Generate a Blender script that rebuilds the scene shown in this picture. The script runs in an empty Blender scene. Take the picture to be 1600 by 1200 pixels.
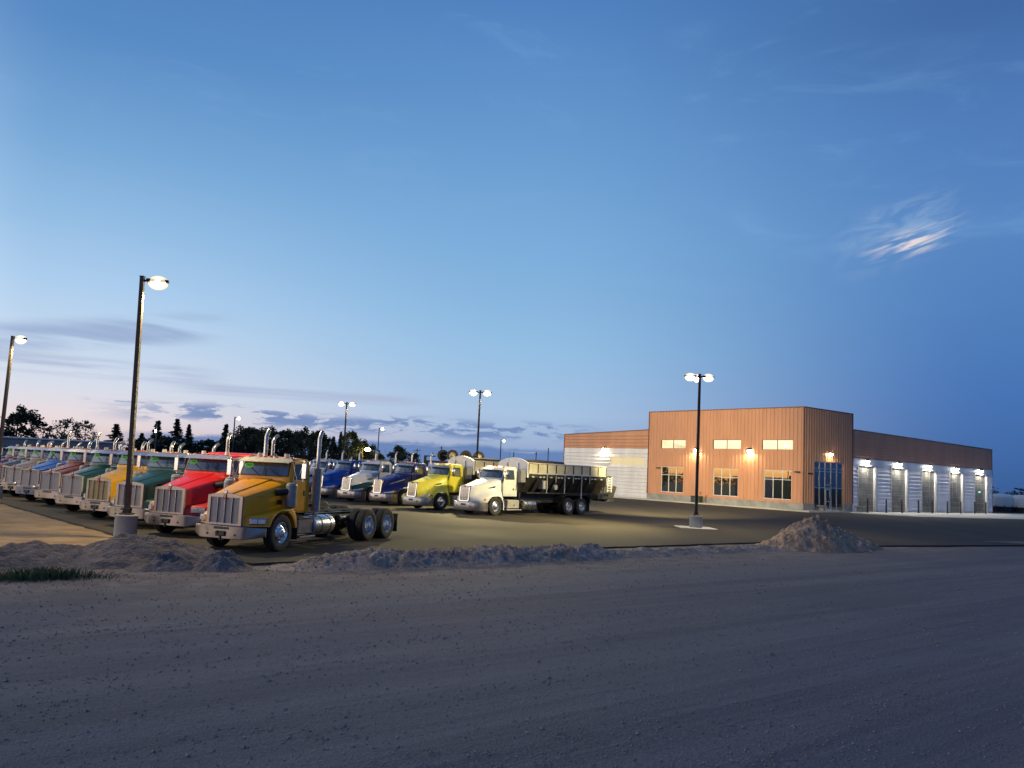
import bpy, bmesh, math, random
import numpy as np
from mathutils import Vector, Matrix, noise
R = math.radians
scene = bpy.context.scene
COL = scene.collection
random.seed(7)

# ------------------------------------------------------------------ helpers
class MB:
    """collects shapes into one bmesh"""
    def __init__(s):
        s.bm = bmesh.new(); s.mi = 0
    def face(s, vs):
        try:
            f = s.bm.faces.new(vs); f.material_index = s.mi; return f
        except ValueError:
            return None
    def vert(s, p): return s.bm.verts.new(p)
    def poly(s, pts): return s.face([s.vert(p) for p in pts])
    def box(s, c, d, bevel=0.0, M=None, seg=1):
        hx, hy, hz = d[0]/2, d[1]/2, d[2]/2
        vs = []
        for dx in (-hx, hx):
            for dy in (-hy, hy):
                for dz in (-hz, hz):
                    p = Vector((dx, dy, dz))
                    if M is not None: p = M @ p
                    vs.append(s.vert(p + Vector(c)))
        fs = []
        for q in ((0,1,3,2),(4,6,7,5),(0,4,5,1),(2,3,7,6),(0,2,6,4),(1,5,7,3)):
            fs.append(s.face([vs[i] for i in q]))
        if bevel > 0:
            es = list({e for f in fs for e in f.edges})
            bmesh.ops.bevel(s.bm, geom=es, offset=bevel, offset_type='OFFSET', segments=seg, profile=0.6,
                            affect='EDGES', clamp_overlap=True, material=s.mi)
    def b2(s, a, b, bevel=0.0):
        s.box([(a[i]+b[i])/2 for i in range(3)], [abs(b[i]-a[i]) for i in range(3)], bevel)
    def ring(s, pts): return [s.vert(p) for p in pts]
    def skin(s, rings, closed=True, cap0=False, cap1=False, flip=False):
        n = len(rings[0])
        for a, b in zip(rings, rings[1:]):
            for i in range(n if closed else n-1):
                j = (i+1) % n
                q = [a[i], a[j], b[j], b[i]]
                if flip: q.reverse()
                u = []
                for v in q:
                    if v not in u: u.append(v)
                if len(u) > 2: s.face(u)
        if cap0: s.face(list(reversed(rings[0])) if not flip else rings[0])
        if cap1: s.face(rings[-1] if not flip else list(reversed(rings[-1])))
    def loft(s, rings, closed=True, cap=True, flip=False):
        s.skin([s.ring(r) for r in rings], closed, cap, cap, flip)
    def frame(s, d):
        d = Vector(d).normalized()
        a = Vector((0,0,1)) if abs(d.z) < .9 else Vector((1,0,0))
        u = d.cross(a).normalized(); return u, d.cross(u).normalized()
    def cyl(s, p0, p1, r0, r1=None, n=14, caps=True):
        r1 = r0 if r1 is None else r1
        p0, p1 = Vector(p0), Vector(p1); u, v = s.frame(p1-p0)
        rg = []
        for p, r in ((p0, r0), (p1, r1)):
            rg.append([p + u*math.cos(2*math.pi*k/n)*r + v*math.sin(2*math.pi*k/n)*r for k in range(n)])
        s.loft(rg, True, caps)
    def tube(s, pts, r, n=8, caps=True):
        pts = [Vector(p) for p in pts]; rg = []; u = None
        rr = r if isinstance(r, (list, tuple)) else [r]*len(pts)
        for i, p in enumerate(pts):
            d = (pts[min(i+1, len(pts)-1)] - pts[max(i-1, 0)]).normalized()
            if u is None: u, v = s.frame(d)
            else:
                u = (u - d*u.dot(d)).normalized(); v = d.cross(u).normalized()
            rg.append([p + (u*math.cos(2*math.pi*k/n) + v*math.sin(2*math.pi*k/n))*rr[i] for k in range(n)])
        s.loft(rg, True, caps)
    def lathe(s, prof, o, axis, n=28, u=None):
        """prof: (r, a) pairs, a along axis"""
        o = Vector(o); ax = Vector(axis).normalized(); u, v = s.frame(ax); rg = []
        for r, a in prof:
            if r < 1e-6: rg.append([s.vert(o + ax*a)]*n)
            else: rg.append([s.vert(o + ax*a + (u*math.cos(2*math.pi*k/n) + v*math.sin(2*math.pi*k/n))*r) for k in range(n)])
        s.skin(rg, True)
    def ell(s, c, r, n=10, m=6):
        c = Vector(c); rg = []
        for i in range(m+1):
            t = math.pi*i/m
            if i in (0, m): rg.append([s.vert(c + Vector((0,0,r[2]*math.cos(t))))]*n)
            else: rg.append([s.vert(c + Vector((r[0]*math.sin(t)*math.cos(2*math.pi*k/n), r[1]*math.sin(t)*math.sin(2*math.pi*k/n), r[2]*math.cos(t)))) for k in range(n)])
        s.skin(rg, True)
    def prism(s, poly, axis, a, b, bevel=0.0):
        """polygon of 2D points extruded along axis 'x','y','z' from a to b"""
        def P(p, t):
            return {'x': (t, p[0], p[1]), 'y': (p[0], t, p[1]), 'z': (p[0], p[1], t)}[axis]
        r0 = [s.vert(P(p, a)) for p in poly]; r1 = [s.vert(P(p, b)) for p in poly]
        f0 = s.face(list(reversed(r0))); f1 = s.face(r1); n = len(poly); fs = [f0, f1]
        for i in range(n):
            fs.append(s.face([r0[i], r0[(i+1) % n], r1[(i+1) % n], r1[i]]))
        if bevel:
            es = list({e for f in fs if f for e in f.edges})
            bmesh.ops.bevel(s.bm, geom=es, offset=bevel, offset_type='OFFSET', segments=2, profile=.6, affect='EDGES', clamp_overlap=True, material=s.mi)
    def mesh(s, name, nmat=1, smooth=35, recalc=True):
        if recalc: bmesh.ops.recalc_face_normals(s.bm, faces=s.bm.faces)
        me = bpy.data.meshes.new(name); s.bm.to_mesh(me); s.bm.free()
        if smooth:
            me.polygons.foreach_set('use_smooth', [True]*len(me.polygons))
            me.set_sharp_from_angle(angle=R(smooth))
        for _ in range(nmat): me.materials.append(None)
        return me

CACHE = {}
def part(name, key, fn, mats, parent=None, loc=(0,0,0), rot=(0,0,0), smooth=35, recalc=True, scale=None):
    """a mesh object; the mesh is built once per key and shared, materials sit on the object"""
    if not isinstance(mats, (list, tuple)): mats = [mats]
    if key not in CACHE:
        mb = MB(); fn(mb); CACHE[key] = mb.mesh(name, len(mats), smooth, recalc)
    o = bpy.data.objects.new(name, CACHE[key]); COL.objects.link(o)
    for i, m in enumerate(mats):
        o.material_slots[i].link = 'OBJECT'; o.material_slots[i].material = m
    o.location = loc; o.rotation_euler = rot
    if scale: o.scale = scale
    if parent: o.parent = parent
    return o
_uid = [0]
def solid(name, fn, mats, parent=None, **k):
    _uid[0] += 1
    return part(name, ('u', _uid[0]), fn, mats, parent, **k)
def tag(o, label=None, cat=None, group=None, kind=None):
    if label: o['label'] = label
    if cat: o['category'] = cat
    if group: o['group'] = group
    if kind: o['kind'] = kind
    return o
def empty(name, loc, rz=0, label=None, cat=None, group=None):
    o = bpy.data.objects.new(name, None); COL.objects.link(o)
    o.empty_display_size = .3; o.location = loc; o.rotation_euler = (0, 0, rz)
    return tag(o, label, cat, group)

# ------------------------------------------------------------------ materials
def lin(c):
    return tuple((x/12.92 if x <= .04045 else ((x+.055)/1.055)**2.4) for x in (v/255 for v in c))
class NT:
    def __init__(s, tree): s.t = tree; s.x = 0
    def new(s, ty, **k):
        n = s.t.nodes.new(ty); s.x += 40; n.location = (s.x, 0)
        for a, b in k.items(): setattr(n, a, b)
        return n
    def link(s, a, b): s.t.links.new(a, b)
    def val(s, sock, v):
        if isinstance(v, bpy.types.NodeSocket): s.link(v, sock)
        else:
            try: sock.default_value = v
            except Exception: sock.default_value = tuple(v)+(1,)
    def math(s, op, a, b=0.0, c=None, clamp=False):
        n = s.new('ShaderNodeMath', operation=op, use_clamp=clamp)
        s.val(n.inputs[0], a); s.val(n.inputs[1], b)
        if c is not None: s.val(n.inputs[2], c)
        return n.outputs[0]
    def mix(s, f, a, b, blend='MIX'):
        n = s.new('ShaderNodeMix', data_type='RGBA', blend_type=blend, clamp_factor=True)
        s.val(n.inputs[0], f); s.val(n.inputs[6], a if isinstance(a, bpy.types.NodeSocket) else tuple(a)+((1,) if len(a) == 3 else ()))
        s.val(n.inputs[7], b if isinstance(b, bpy.types.NodeSocket) else tuple(b)+((1,) if len(b) == 3 else ()))
        return n.outputs[2]
    def noise(s, vec, scale, detail=4, rough=.55, dist=0.0):
        n = s.new('ShaderNodeTexNoise'); s.link(vec, n.inputs['Vector'])
        n.inputs['Scale'].default_value = scale; n.inputs['Detail'].default_value = detail
        n.inputs['Roughness'].default_value = rough; n.inputs['Distortion'].default_value = dist
        return n.outputs['Fac']
    def step(s, x, a, b, o0=0.0, o1=1.0, smooth=True):
        n = s.new('ShaderNodeMapRange', interpolation_type='SMOOTHSTEP' if smooth else 'LINEAR')
        s.val(n.inputs[0], x)
        for i, v in enumerate((a, b, o0, o1)): s.val(n.inputs[1+i], v)
        return n.outputs[0]
    def mapping(s, vec, loc=(0,0,0), rot=(0,0,0), sc=(1,1,1)):
        n = s.new('ShaderNodeMapping'); s.link(vec, n.inputs[0])
        n.inputs[1].default_value = loc; n.inputs[2].default_value = rot; n.inputs[3].default_value = sc
        return n.outputs[0]
def newmat(name):
    m = bpy.data.materials.new(name); m.use_nodes = True
    nt = NT(m.node_tree); b = m.node_tree.nodes['Principled BSDF']
    return m, nt, b
def mat(name, col, rough=.5, metal=0.0, var=.12, vs=3.0, coat=0.0, bump=0.0, bs=40.0, spec=.5, dirt=0.0, dust=0.0):
    m, nt, b = newmat(name)
    tc = nt.new('ShaderNodeTexCoord').outputs['Object']
    n = nt.noise(tc, vs, 5, .6)
    c = tuple(col)
    dark = tuple(x*(1-var) for x in c); lite = tuple(min(1, x*(1+var)) for x in c)
    out = nt.mix(nt.step(n, .3, .7), dark, lite)
    if dirt:
        d = nt.noise(tc, 1.3, 7, .7)
        out = nt.mix(nt.math('MULTIPLY', nt.step(d, .48, .75), dirt), out, (.16, .14, .115))
    nt.link(out, b.inputs['Base Color'])
    rn = nt.noise(tc, vs*4, 3)
    nt.link(nt.step(rn, .3, .7, max(.02, rough*.8), min(1, rough*1.2)), b.inputs['Roughness'])
    b.inputs['Metallic'].default_value = metal
    b.inputs['Specular IOR Level'].default_value = spec
    if dust:
        sz = nt.new('ShaderNodeSeparateXYZ'); nt.link(tc, sz.inputs[0])
        dm = nt.math('MULTIPLY', nt.step(sz.outputs[2], 1.25, .45), nt.step(nt.noise(tc, 3.2, 6, .7), .40, .72))
        nt.link(nt.mix(nt.math('MULTIPLY', dm, dust), out, (.15,.125,.10)), b.inputs['Base Color'])
    if coat:
        b.inputs['Coat Weight'].default_value = coat; b.inputs['Coat Roughness'].default_value = .05
    if bump:
        bn = nt.new('ShaderNodeBump'); bn.inputs['Strength'].default_value = bump; bn.inputs['Distance'].default_value = .02
        nt.link(nt.noise(tc, bs, 6, .65), bn.inputs['Height']); nt.link(bn.outputs[0], b.inputs['Normal'])
    return m
def paint(name, col, dirt=.12): return mat(name, col, .36, 0, .05, 2.0, coat=.22, dirt=dirt*.4, spec=.3, dust=.5)
def emit(name, col, strength, base=(.8,.8,.8)):
    m, nt, b = newmat(name)
    b.inputs['Base Color'].default_value = tuple(base)+(1,)
    b.inputs['Emission Color'].default_value = tuple(col)+(1,); b.inputs['Emission Strength'].default_value = strength
    return m

M = {}
M['chrome'] = mat('polished_metal', (.62, .58, .56), .17, 1, .08, 6)
M['rim_metal'] = mat('polished_rim', (.80, .80, .82), .30, .95, .05, 6)
M['alu'] = mat('brushed_aluminium', (.62, .60, .58), .3, 1, .1, 5)
M['bumper'] = mat('bumper_steel', (.30, .262, .25), .34, .9, .05, 1.5)
M['steel'] = mat('galvanised_grey', (.27, .27, .28), .5, .5, .12, 6)
M['stack'] = mat('exhaust_pipe_metal', (.50, .45, .41), .3, .95, .12, 5)
M['rubber'] = mat('tyre_rubber', (.018, .018, .019), .8, 0, .25, 9, bump=.25, bs=60, dirt=.25)
M['frame'] = mat('chassis_black', (.022, .022, .024), .45, 0, .3, 4, dirt=.25)
M['black'] = mat('black_plastic', (.02, .02, .022), .5, 0, .2, 5)
M['gasket'] = mat('black_gasket', (.012, .012, .014), .6)
M['mesh'] = None
M['glass'] = mat('cab_glass', (.055, .085, .125), .05, 0, .35, 1.6, spec=.9)
M['sideglass'] = mat('side_glass', (.035, .045, .05), .06, 0, .3, 1.5, spec=.8)
M['amber'] = mat('amber_lens', (.75, .22, .04), .2, 0, .1, 8, coat=.6)
M['white_lens'] = mat('clear_lens', (.72, .72, .72), .15, 0, .1, 20, coat=1)
M['beacon'] = mat('cream_beacon', (.72, .64, .55), .35)
M['red_badge'] = mat('red_badge', (.33, .03, .03), .3, 0, .1, 8, coat=.5)
M['green_sticker'] = mat('green_sticker', (.16, .80, .06), .6)
M['sticker_ink'] = mat('sticker_ink', (.03, .25, .03), .6)
M['cream_visor'] = mat('cream_visor', (.72, .64, .42), .32, .2, .08, 3, coat=.5)
M['chrome_visor'] = mat('chrome_visor', (.42, .42, .47), .3, .7, .06, 2)
def grille_mat(name, c0, c1):
    m, nt, b = newmat(name)
    tc = nt.new('ShaderNodeTexCoord').outputs['Object']
    w = nt.new('ShaderNodeTexWave', wave_type='BANDS', bands_direction='Z'); nt.link(tc, w.inputs[0]); w.inputs['Scale'].default_value = 14
    w2 = nt.new('ShaderNodeTexWave', wave_type='BANDS', bands_direction='Y'); nt.link(tc, w2.inputs[0]); w2.inputs['Scale'].default_value = 14
    h = nt.math('MAXIMUM', w.outputs[1], w2.outputs[1])
    nt.link(nt.mix(h, c0, c1), b.inputs['Base Color'])
    b.inputs['Metallic'].default_value = .75; b.inputs['Roughness'].default_value = .4
    bn = nt.new('ShaderNodeBump'); bn.inputs['Strength'].default_value = .5; bn.inputs['Distance'].default_value = .01
    nt.link(h, bn.inputs['Height']); nt.link(bn.outputs[0], b.inputs['Normal'])
    return m
M['mesh'] = grille_mat('grille_screen', (.13, .125, .135), (.33, .315, .33))
M['mesh_bronze'] = grille_mat('grille_screen_bronze', (.13, .10, .055), (.36, .29, .17))
# ------------------------------------------------------------------ trucks: x forward, y to the driver's side, z up, front axle at x = 0
WR = .55
def b_tyre(mb):
    w = .145
    prof = [(.30,-w*.85),(.36,-w),(.47,-w),(.515,-w*.93),(.54,-w*.8),(.55,-w*.6),(.55,-w*.35),(.535,-w*.33),(.535,-w*.25),(.55,-w*.23),(.552,0),
            (.55,w*.23),(.535,w*.25),(.535,w*.33),(.55,w*.35),(.55,w*.6),(.54,w*.8),(.515,w*.93),(.47,w),(.36,w),(.30,w*.85),(.29,0),(.30,-w*.85)]
    mb.lathe(prof, (0,0,0), (0,1,0), 40)
def b_rim_front(mb):      # outward = +y
    mb.lathe([(.30,.12),(.312,.135),(.30,.145),(.285,.13),(.275,.10),(.262,.085),(.24,.095),(.20,.115),(.165,.125),(.15,.12),(.145,.125),(.14,.16),(.12,.175),(.085,.18),(.08,.215),(.06,.23),(0,.235)], (0,0,0), (0,1,0), 36)
    mb.mi = 1
    for k in range(10):
        a = 2*math.pi*k/10
        mb.cyl((.222*math.cos(a), .095, .222*math.sin(a)), (.222*math.cos(a), .112, .222*math.sin(a)), .024, n=10)
    mb.mi = 0
    for k in range(10):
        a = 2*math.pi*(k+.5)/10
        mb.cyl((.165*math.cos(a), .12, .165*math.sin(a)), (.165*math.cos(a), .15, .165*math.sin(a)), .014, n=6)
def b_rim_rear(mb):
    mb.lathe([(.30,.12),(.312,.135),(.30,.145),(.285,.13),(.278,.06),(.27,-.02),(.25,-.06),(.2,-.065),(.15,-.05),(.13,-.04),(.125,.06),(.11,.09),(.095,.10),(.09,.13),(.07,.15),(0,.155)], (0,0,0), (0,1,0), 36)
    mb.mi = 1
    for k in range(10):
        a = 2*math.pi*k/10
        mb.cyl((.222*math.cos(a), -.07, .222*math.sin(a)), (.222*math.cos(a), -.05, .222*math.sin(a)), .026, n=10)
    mb.mi = 0
    for k in range(10):
        a = 2*math.pi*(k+.5)/10
        mb.cyl((.165*math.cos(a), -.055, .165*math.sin(a)), (.165*math.cos(a), -.02, .165*math.sin(a)), .014, n=6)
def wheels(t, rear_x, rimmat):
    for s in (1, -1):
        w = part('wheel', 'tyre', b_tyre, M['rubber'], t, (0, s*1.04, WR-.005))
        part('rim', 'rim_front', b_rim_front, [rimmat, M['black']], w, rot=(0, 0, 0 if s > 0 else math.pi))
        for x in rear_x:
            w = part('wheel', 'tyre', b_tyre, M['rubber'], t, (x, s*1.06, WR-.005))
            part('rim', 'rim_rear', b_rim_rear, [rimmat, M['black']], w, rot=(0, 0, 0 if s > 0 else math.pi))
            part('wheel', 'tyre', b_tyre, M['rubber'], t, (x, s*.73, WR-.005))
def chassis(t, key, x0, x1, rear_x):
    def fr(mb):
        for s in (1, -1):
            mb.b2((x0, s*.40, .74), (x1, s*.415, 1.0)); mb.b2((x0, s*.415, .985), (x1, s*.49, 1.0)); mb.b2((x0, s*.415, .74), (x1, s*.49, .755))
        for x in np.linspace(x0-.1, x1+.05, 8): mb.b2((x-.05, -.40, .77), (x+.05, .40, .97))
        mb.tube([(-1.2,0,.78),(-3,0,.72),(rear_x[0],0,.56)], .06, 8)
        mb.b2((.35, -.35, .45), (-1.4, .35, .95), .08)
        mb.b2((-3.1,.3,.55), (-3.6,.7,.95), .03); mb.b2((-3.2,-.7,.55), (-3.9,-.35,.98), .03)
        for s in (1,-1): mb.cyl((-4.0, s*.62, .8), (-4.6, s*.62, .8), .12, n=12)
    part('frame', ('frame', key), fr, M['frame'], t)
    def ax(mb):
        mb.tube([(0,-.9,.54),(0,-.6,.5),(0,-.3,.42),(0,.3,.42),(0,.6,.5),(0,.9,.54)], .07, 8)
        for x in rear_x:
            mb.cyl((x,-1.0,.545), (x,1.0,.545), .09, n=10); mb.ell((x,0,.545), (.24,.24,.24), 12, 8)
        for s in (1,-1): mb.b2((rear_x[0]+.3, s*.44-.05, .6), (rear_x[1]-.3, s*.44+.05, .72), .02)
    part('axle', ('axle', key), ax, M['frame'], t)
def flaps(t, key, x):
    for s in (1, -1):
        part('mud_flap', ('flap', key, s), lambda mb: (mb.b2((x, s*.62, .22), (x-.015, s*1.24, .84)), mb.b2((x+.03, s*.45, .84), (x-.03, s*1.26, .88))), M['rubber'], t)

def interp(x, xs, ys): return float(np.interp(x, xs, ys))

# ---- square-nosed conventional
def cv_hood(mb):
    mb_r = []
    for k in range(9):
        t = k/8; x = 1.12 - 1.74*t
        w = .60 + .31*t; zt = 1.67 + .47*t; zs = zt - .075 - .02*t; p = .17 + .19*t; zl = .76 if k < 2 else .76+.34*min(1, (k-1)/4)
        h = [(0, zt+.012), (p*.55, zt+.009), (p, zt), (p+.012, zt-.022), (p+.03, zt-.036), ((p+w)*.52, (zt-.036+zs)/2+.012), (w-.09, zs), (w-.035, zs-.025), (w-.008, zs-.07), (w, zs-.14), (w, (zs+zl)/2), (w, zl)]
        mb_r.append([(x, -y, z) for y, z in reversed(h)] + [(x, y, z) for y, z in h[1:]])
    mb.skin([mb.ring(r) for r in mb_r], closed=False)
    f = [mb.vert(p) for p in mb_r[0]]; mb.face(f)
def cv_fx(y): return 1.12 - .46*max(0, (y-.55)/.65)**1.25
def cv_fender(s):
    def fn(mb):
        rings = []
        for y, dz in ((.52,0), (.62,0), (.75,0), (.88,0), (1.0,0), (1.1,0), (1.16,-.008), (1.195,-.03), (1.205,-.06)):
            xf = cv_fx(y)
            top = [(xf,.75), (xf-.02,.9), (xf-.05,1.0), (xf-.12,1.055), (min(.42, xf-.2),1.13), (.1,1.215), (-.15,1.27), (-.33,1.285), (-.48,1.26), (-.6,1.18), (-.68,1.05), (-.73,.86), (-.75,.68)]
            arch = []
            for k in range(11):
                a = R(168 - 146*k/10)
                arch.append((.655*math.cos(a)-.01, .54 + .655*math.sin(a)))
            arch[0] = (-.66, .66)
            rings.append([(x, s*y, z + (dz if z > .8 else 0)) for x, z in top] + [(x, s*y, z) for x, z in arch] + [(min(.63, xf-.03), s*y, .75)])
        mb.loft(rings, True, True)
    return fn
def cv_bumper(mb):
    rings = []
    for y, x, zb, zt in ((-1.23,.84,.47,.715), (-1.2,.88,.465,.72), (-.78,1.20,.385,.74), (-.72,1.225,.375,.745), (0,1.24,.375,.745), (.72,1.225,.375,.745), (.78,1.20,.385,.74), (1.2,.88,.465,.72), (1.23,.84,.47,.715)):
        rings.append([(x-.05, y*.99, zb), (x-.012, y, zb-.0), (x, y, zb+.015), (x, y, zt-.015), (x-.012, y, zt), (x-.07, y*.99, zt)])
    mb.loft(rings, True, True)
def cv_bump_holes(mb):
    for y in (-.48, .48): mb.cyl((1.2, y, .5), (1.243, y, .5), .035, n=12)
    mb.b2((1.2, -.26, .645), (1.247, .26, .715), .004)
def cv_tow(mb):
    mb.b2((1.2, -.16, .45), (1.30, .16, .6), .02); mb.b2((1.2, -.05, .33), (1.27, .02, .46), .01)
    mb.cyl((1.3,-.1,.55), (1.33,-.1,.55), .04, n=10)
def cv_grille(mb):
    x0, x1 = 1.10, 1.165
    mb.prism([(-.605,.76), (-.505,.76), (-.505,1.545), (-.605,1.60)], 'x', x0, x1)
    mb.prism([(.605,.76), (.605,1.60), (.505,1.545), (.505,.76)], 'x', x0, x1)
    mb.prism([(-.605,1.602), (-.503,1.546), (.503,1.546), (.605,1.602), (.3,1.655), (0,1.675), (-.3,1.655)], 'x', x0, x1)
    mb.prism([(-.503,.76), (.503,.76), (.503,.815), (-.503,.815)], 'x', x0, x1)
    mb.b2((1.1,-.6,1.60), (1.13,-.58,1.61))
def cv_grille_plain(mb):
    x0, x1 = 1.10, 1.16
    for s in (1, -1): mb.prism([(s*.605,.76), (s*.605,1.60), (s*.565,1.59), (s*.565,.76)], 'x', x0, x1)
    mb.prism([(-.605,1.602), (-.563,1.585), (.563,1.585), (.605,1.602), (.3,1.655), (0,1.675), (-.3,1.655)], 'x', x0, x1)
    mb.prism([(-.563,.76), (.563,.76), (.563,.795), (-.563,.795)], 'x', x0, x1)
def cv_bars(mb):
    for y in (-.25, 0, .25): mb.b2((1.12, y-.011, .815), (1.175, y+.011, 1.546), .004)
def cv_badge(mb):
    mb.prism([(-.05,1.665), (.05,1.665), (.062,1.70), (.04,1.76), (-.04,1.76), (-.062,1.70)], 'x', 1.14, 1.19)
    mb.mi = 1; mb.prism([(-.055,1.495), (.035,1.495), (.05,1.66), (-.05,1.66)], 'x', 1.16, 1.185)
    mb.mi = 2
    for y0, z0, y1, z1 in ((-.03,1.60,-.018,1.645), (.012,1.60,.024,1.645), (-.02,1.54,-.008,1.58), (.004,1.54,.016,1.58)): mb.b2((1.185, y0, z0), (1.189, y1, z1))

def width_fn(W, taper, zb, zr): return lambda z: W - taper*max(0, min(1, (z-zb)/(zr-zb)))
def b_cab(profile, wf, shift, front):
    """cab shell: side profile (x, z) swept across, front corners swept back by shift"""
    cxm = sum(p[0] for p in profile)/len(profile); czm = sum(p[1] for p in profile)/len(profile)
    def fn(mb):
        rings = []
        for s, ins in ((-1,.05), (-.985,.018), (-.95,0), (-.75,0), (-.4,0), (0,0), (.4,0), (.75,0), (.95,0), (.985,.018), (1,.05)):
            rg = []
            for i, (x, z) in enumerate(profile):
                sx = shift*s*s if i in front else 0
                zz = z - .025*s*s if z > 2.6 else z
                d = Vector((cxm-x, czm-z)).normalized()*ins
                rg.append((x - sx + d.x, s*wf(z), zz + d.y))
            rings.append(rg)
        mb.loft(rings, True, True)
    return fn
def strip(mb, s0, s1, pb, pt, wf, shift, off, th=.012, n=8):
    """curved pane between profile points pb (bottom) and pt (top), from s0 to s1 across"""
    d = Vector((pt[0]-pb[0], pt[1]-pb[1])).normalized(); nx, nz = d.y, -d.x
    rings = []
    for k in range(n+1):
        s = s0 + (s1-s0)*k/n
        b = [(pb[0]-shift*s*s + nx*o, s*wf(pb[1]), pb[1] + nz*o) for o in (off-th, off)]
        t = [(pt[0]-shift*s*s + nx*o, s*wf(pt[1]), pt[1] + nz*o - .0) for o in (off-th, off)]
        rings.append([b[0], b[1], t[1], t[0]])
    mb.loft(rings, True, True)
def side_panel(mb, sgn, poly, wf, off, th=.012):
    r0 = [(x, sgn*(wf(z)+off-th), z) for x, z in poly]; r1 = [(x, sgn*(wf(z)+off), z) for x, z in poly]
    mb.loft([r0, r1], True, True)
def rrect(x0, z0, x1, z1, r, n=3):
    pts = []
    for cx, cz, a0 in ((x1-r, z1-r, 0), (x0+r, z1-r, 90), (x0+r, z0+r, 180), (x1-r, z0+r, 270)):
        for k in range(n+1):
            a = R(a0 + 90*k/n); pts.append((cx + r*math.cos(a), cz + r*math.sin(a)))
    return pts

CVP = [(-.60,1.08), (-.54,1.9), (-.50,2.12), (-.52,2.17), (-.66,2.64), (-.70,2.70), (-.80,2.75), (-1.15,2.79), (-1.55,2.76), (-1.64,2.70), (-1.68,2.6), (-1.68,1.08)]
CVW = width_fn(.97, .07, 2.05, 2.75)
CVS = .06
def cv_door(s):
    def fn(mb):
        for poly in ([(-.70,1.16), (-.70,2.06), (-1.46,2.06), (-1.46,1.16)], [(-.70,2.06), (-.80,2.66), (-1.46,2.66), (-1.46,2.06)]):
            side_panel(mb, s, poly, CVW, .010, .02)
    return fn
def cv_stack(s, curved, x=-1.95, dz=0.0):
    def fn(mb):
        y = s*1.02
        mb.cyl((x, y, 1.12), (x, y, 2.47), .145, n=18)
        for z in (1.2, 1.8, 2.4): mb.cyl((x, y, z), (x, y, z+.03), .151, n=18)
        mb.mi = 1
        if curved:
            pts = [(x,y,2.4), (x,y,3.25+dz), (x+.0,y,3.38+dz), (x-.05,y+s*.015,3.48+dz), (x-.13,y+s*.04,3.56+dz), (x-.2,y+s*.06,3.60+dz)]
        else:
            pts = [(x,y,2.4), (x,y,3.42), (x-.03,y,3.5), (x-.09,y,3.62), (x-.13,y,3.67)]
        mb.tube(pts, [.065,.065,.065,.066,.067,.068][:len(pts)], 12)
        mb.tube([(x,y,.95), (x,y,1.15)], .075, 10)
        mb.mi = 2
        mb.b2((x+.1, s*.6, 1.25), (x+.28, s*.95, 1.35)); mb.b2((x+.1, s*.6, 2.2), (x+.26, s*.9, 2.28))
    return fn
def mirror_arm(mb, s, x):
    for z in (2.66, 2.08): mb.tube([(x, s*.93, z), (x-.03, s*1.36, z)], .013, 6)
    mb.tube([(x-.03, s*1.36, 2.06), (x-.03, s*1.36, 2.68)], .013, 6)
    mb.tube([(x-.0, s*.96, 2.66), (x-.02, s*1.16, 2.08), (x-.03, s*1.34, 2.64)], .010, 6)
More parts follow.
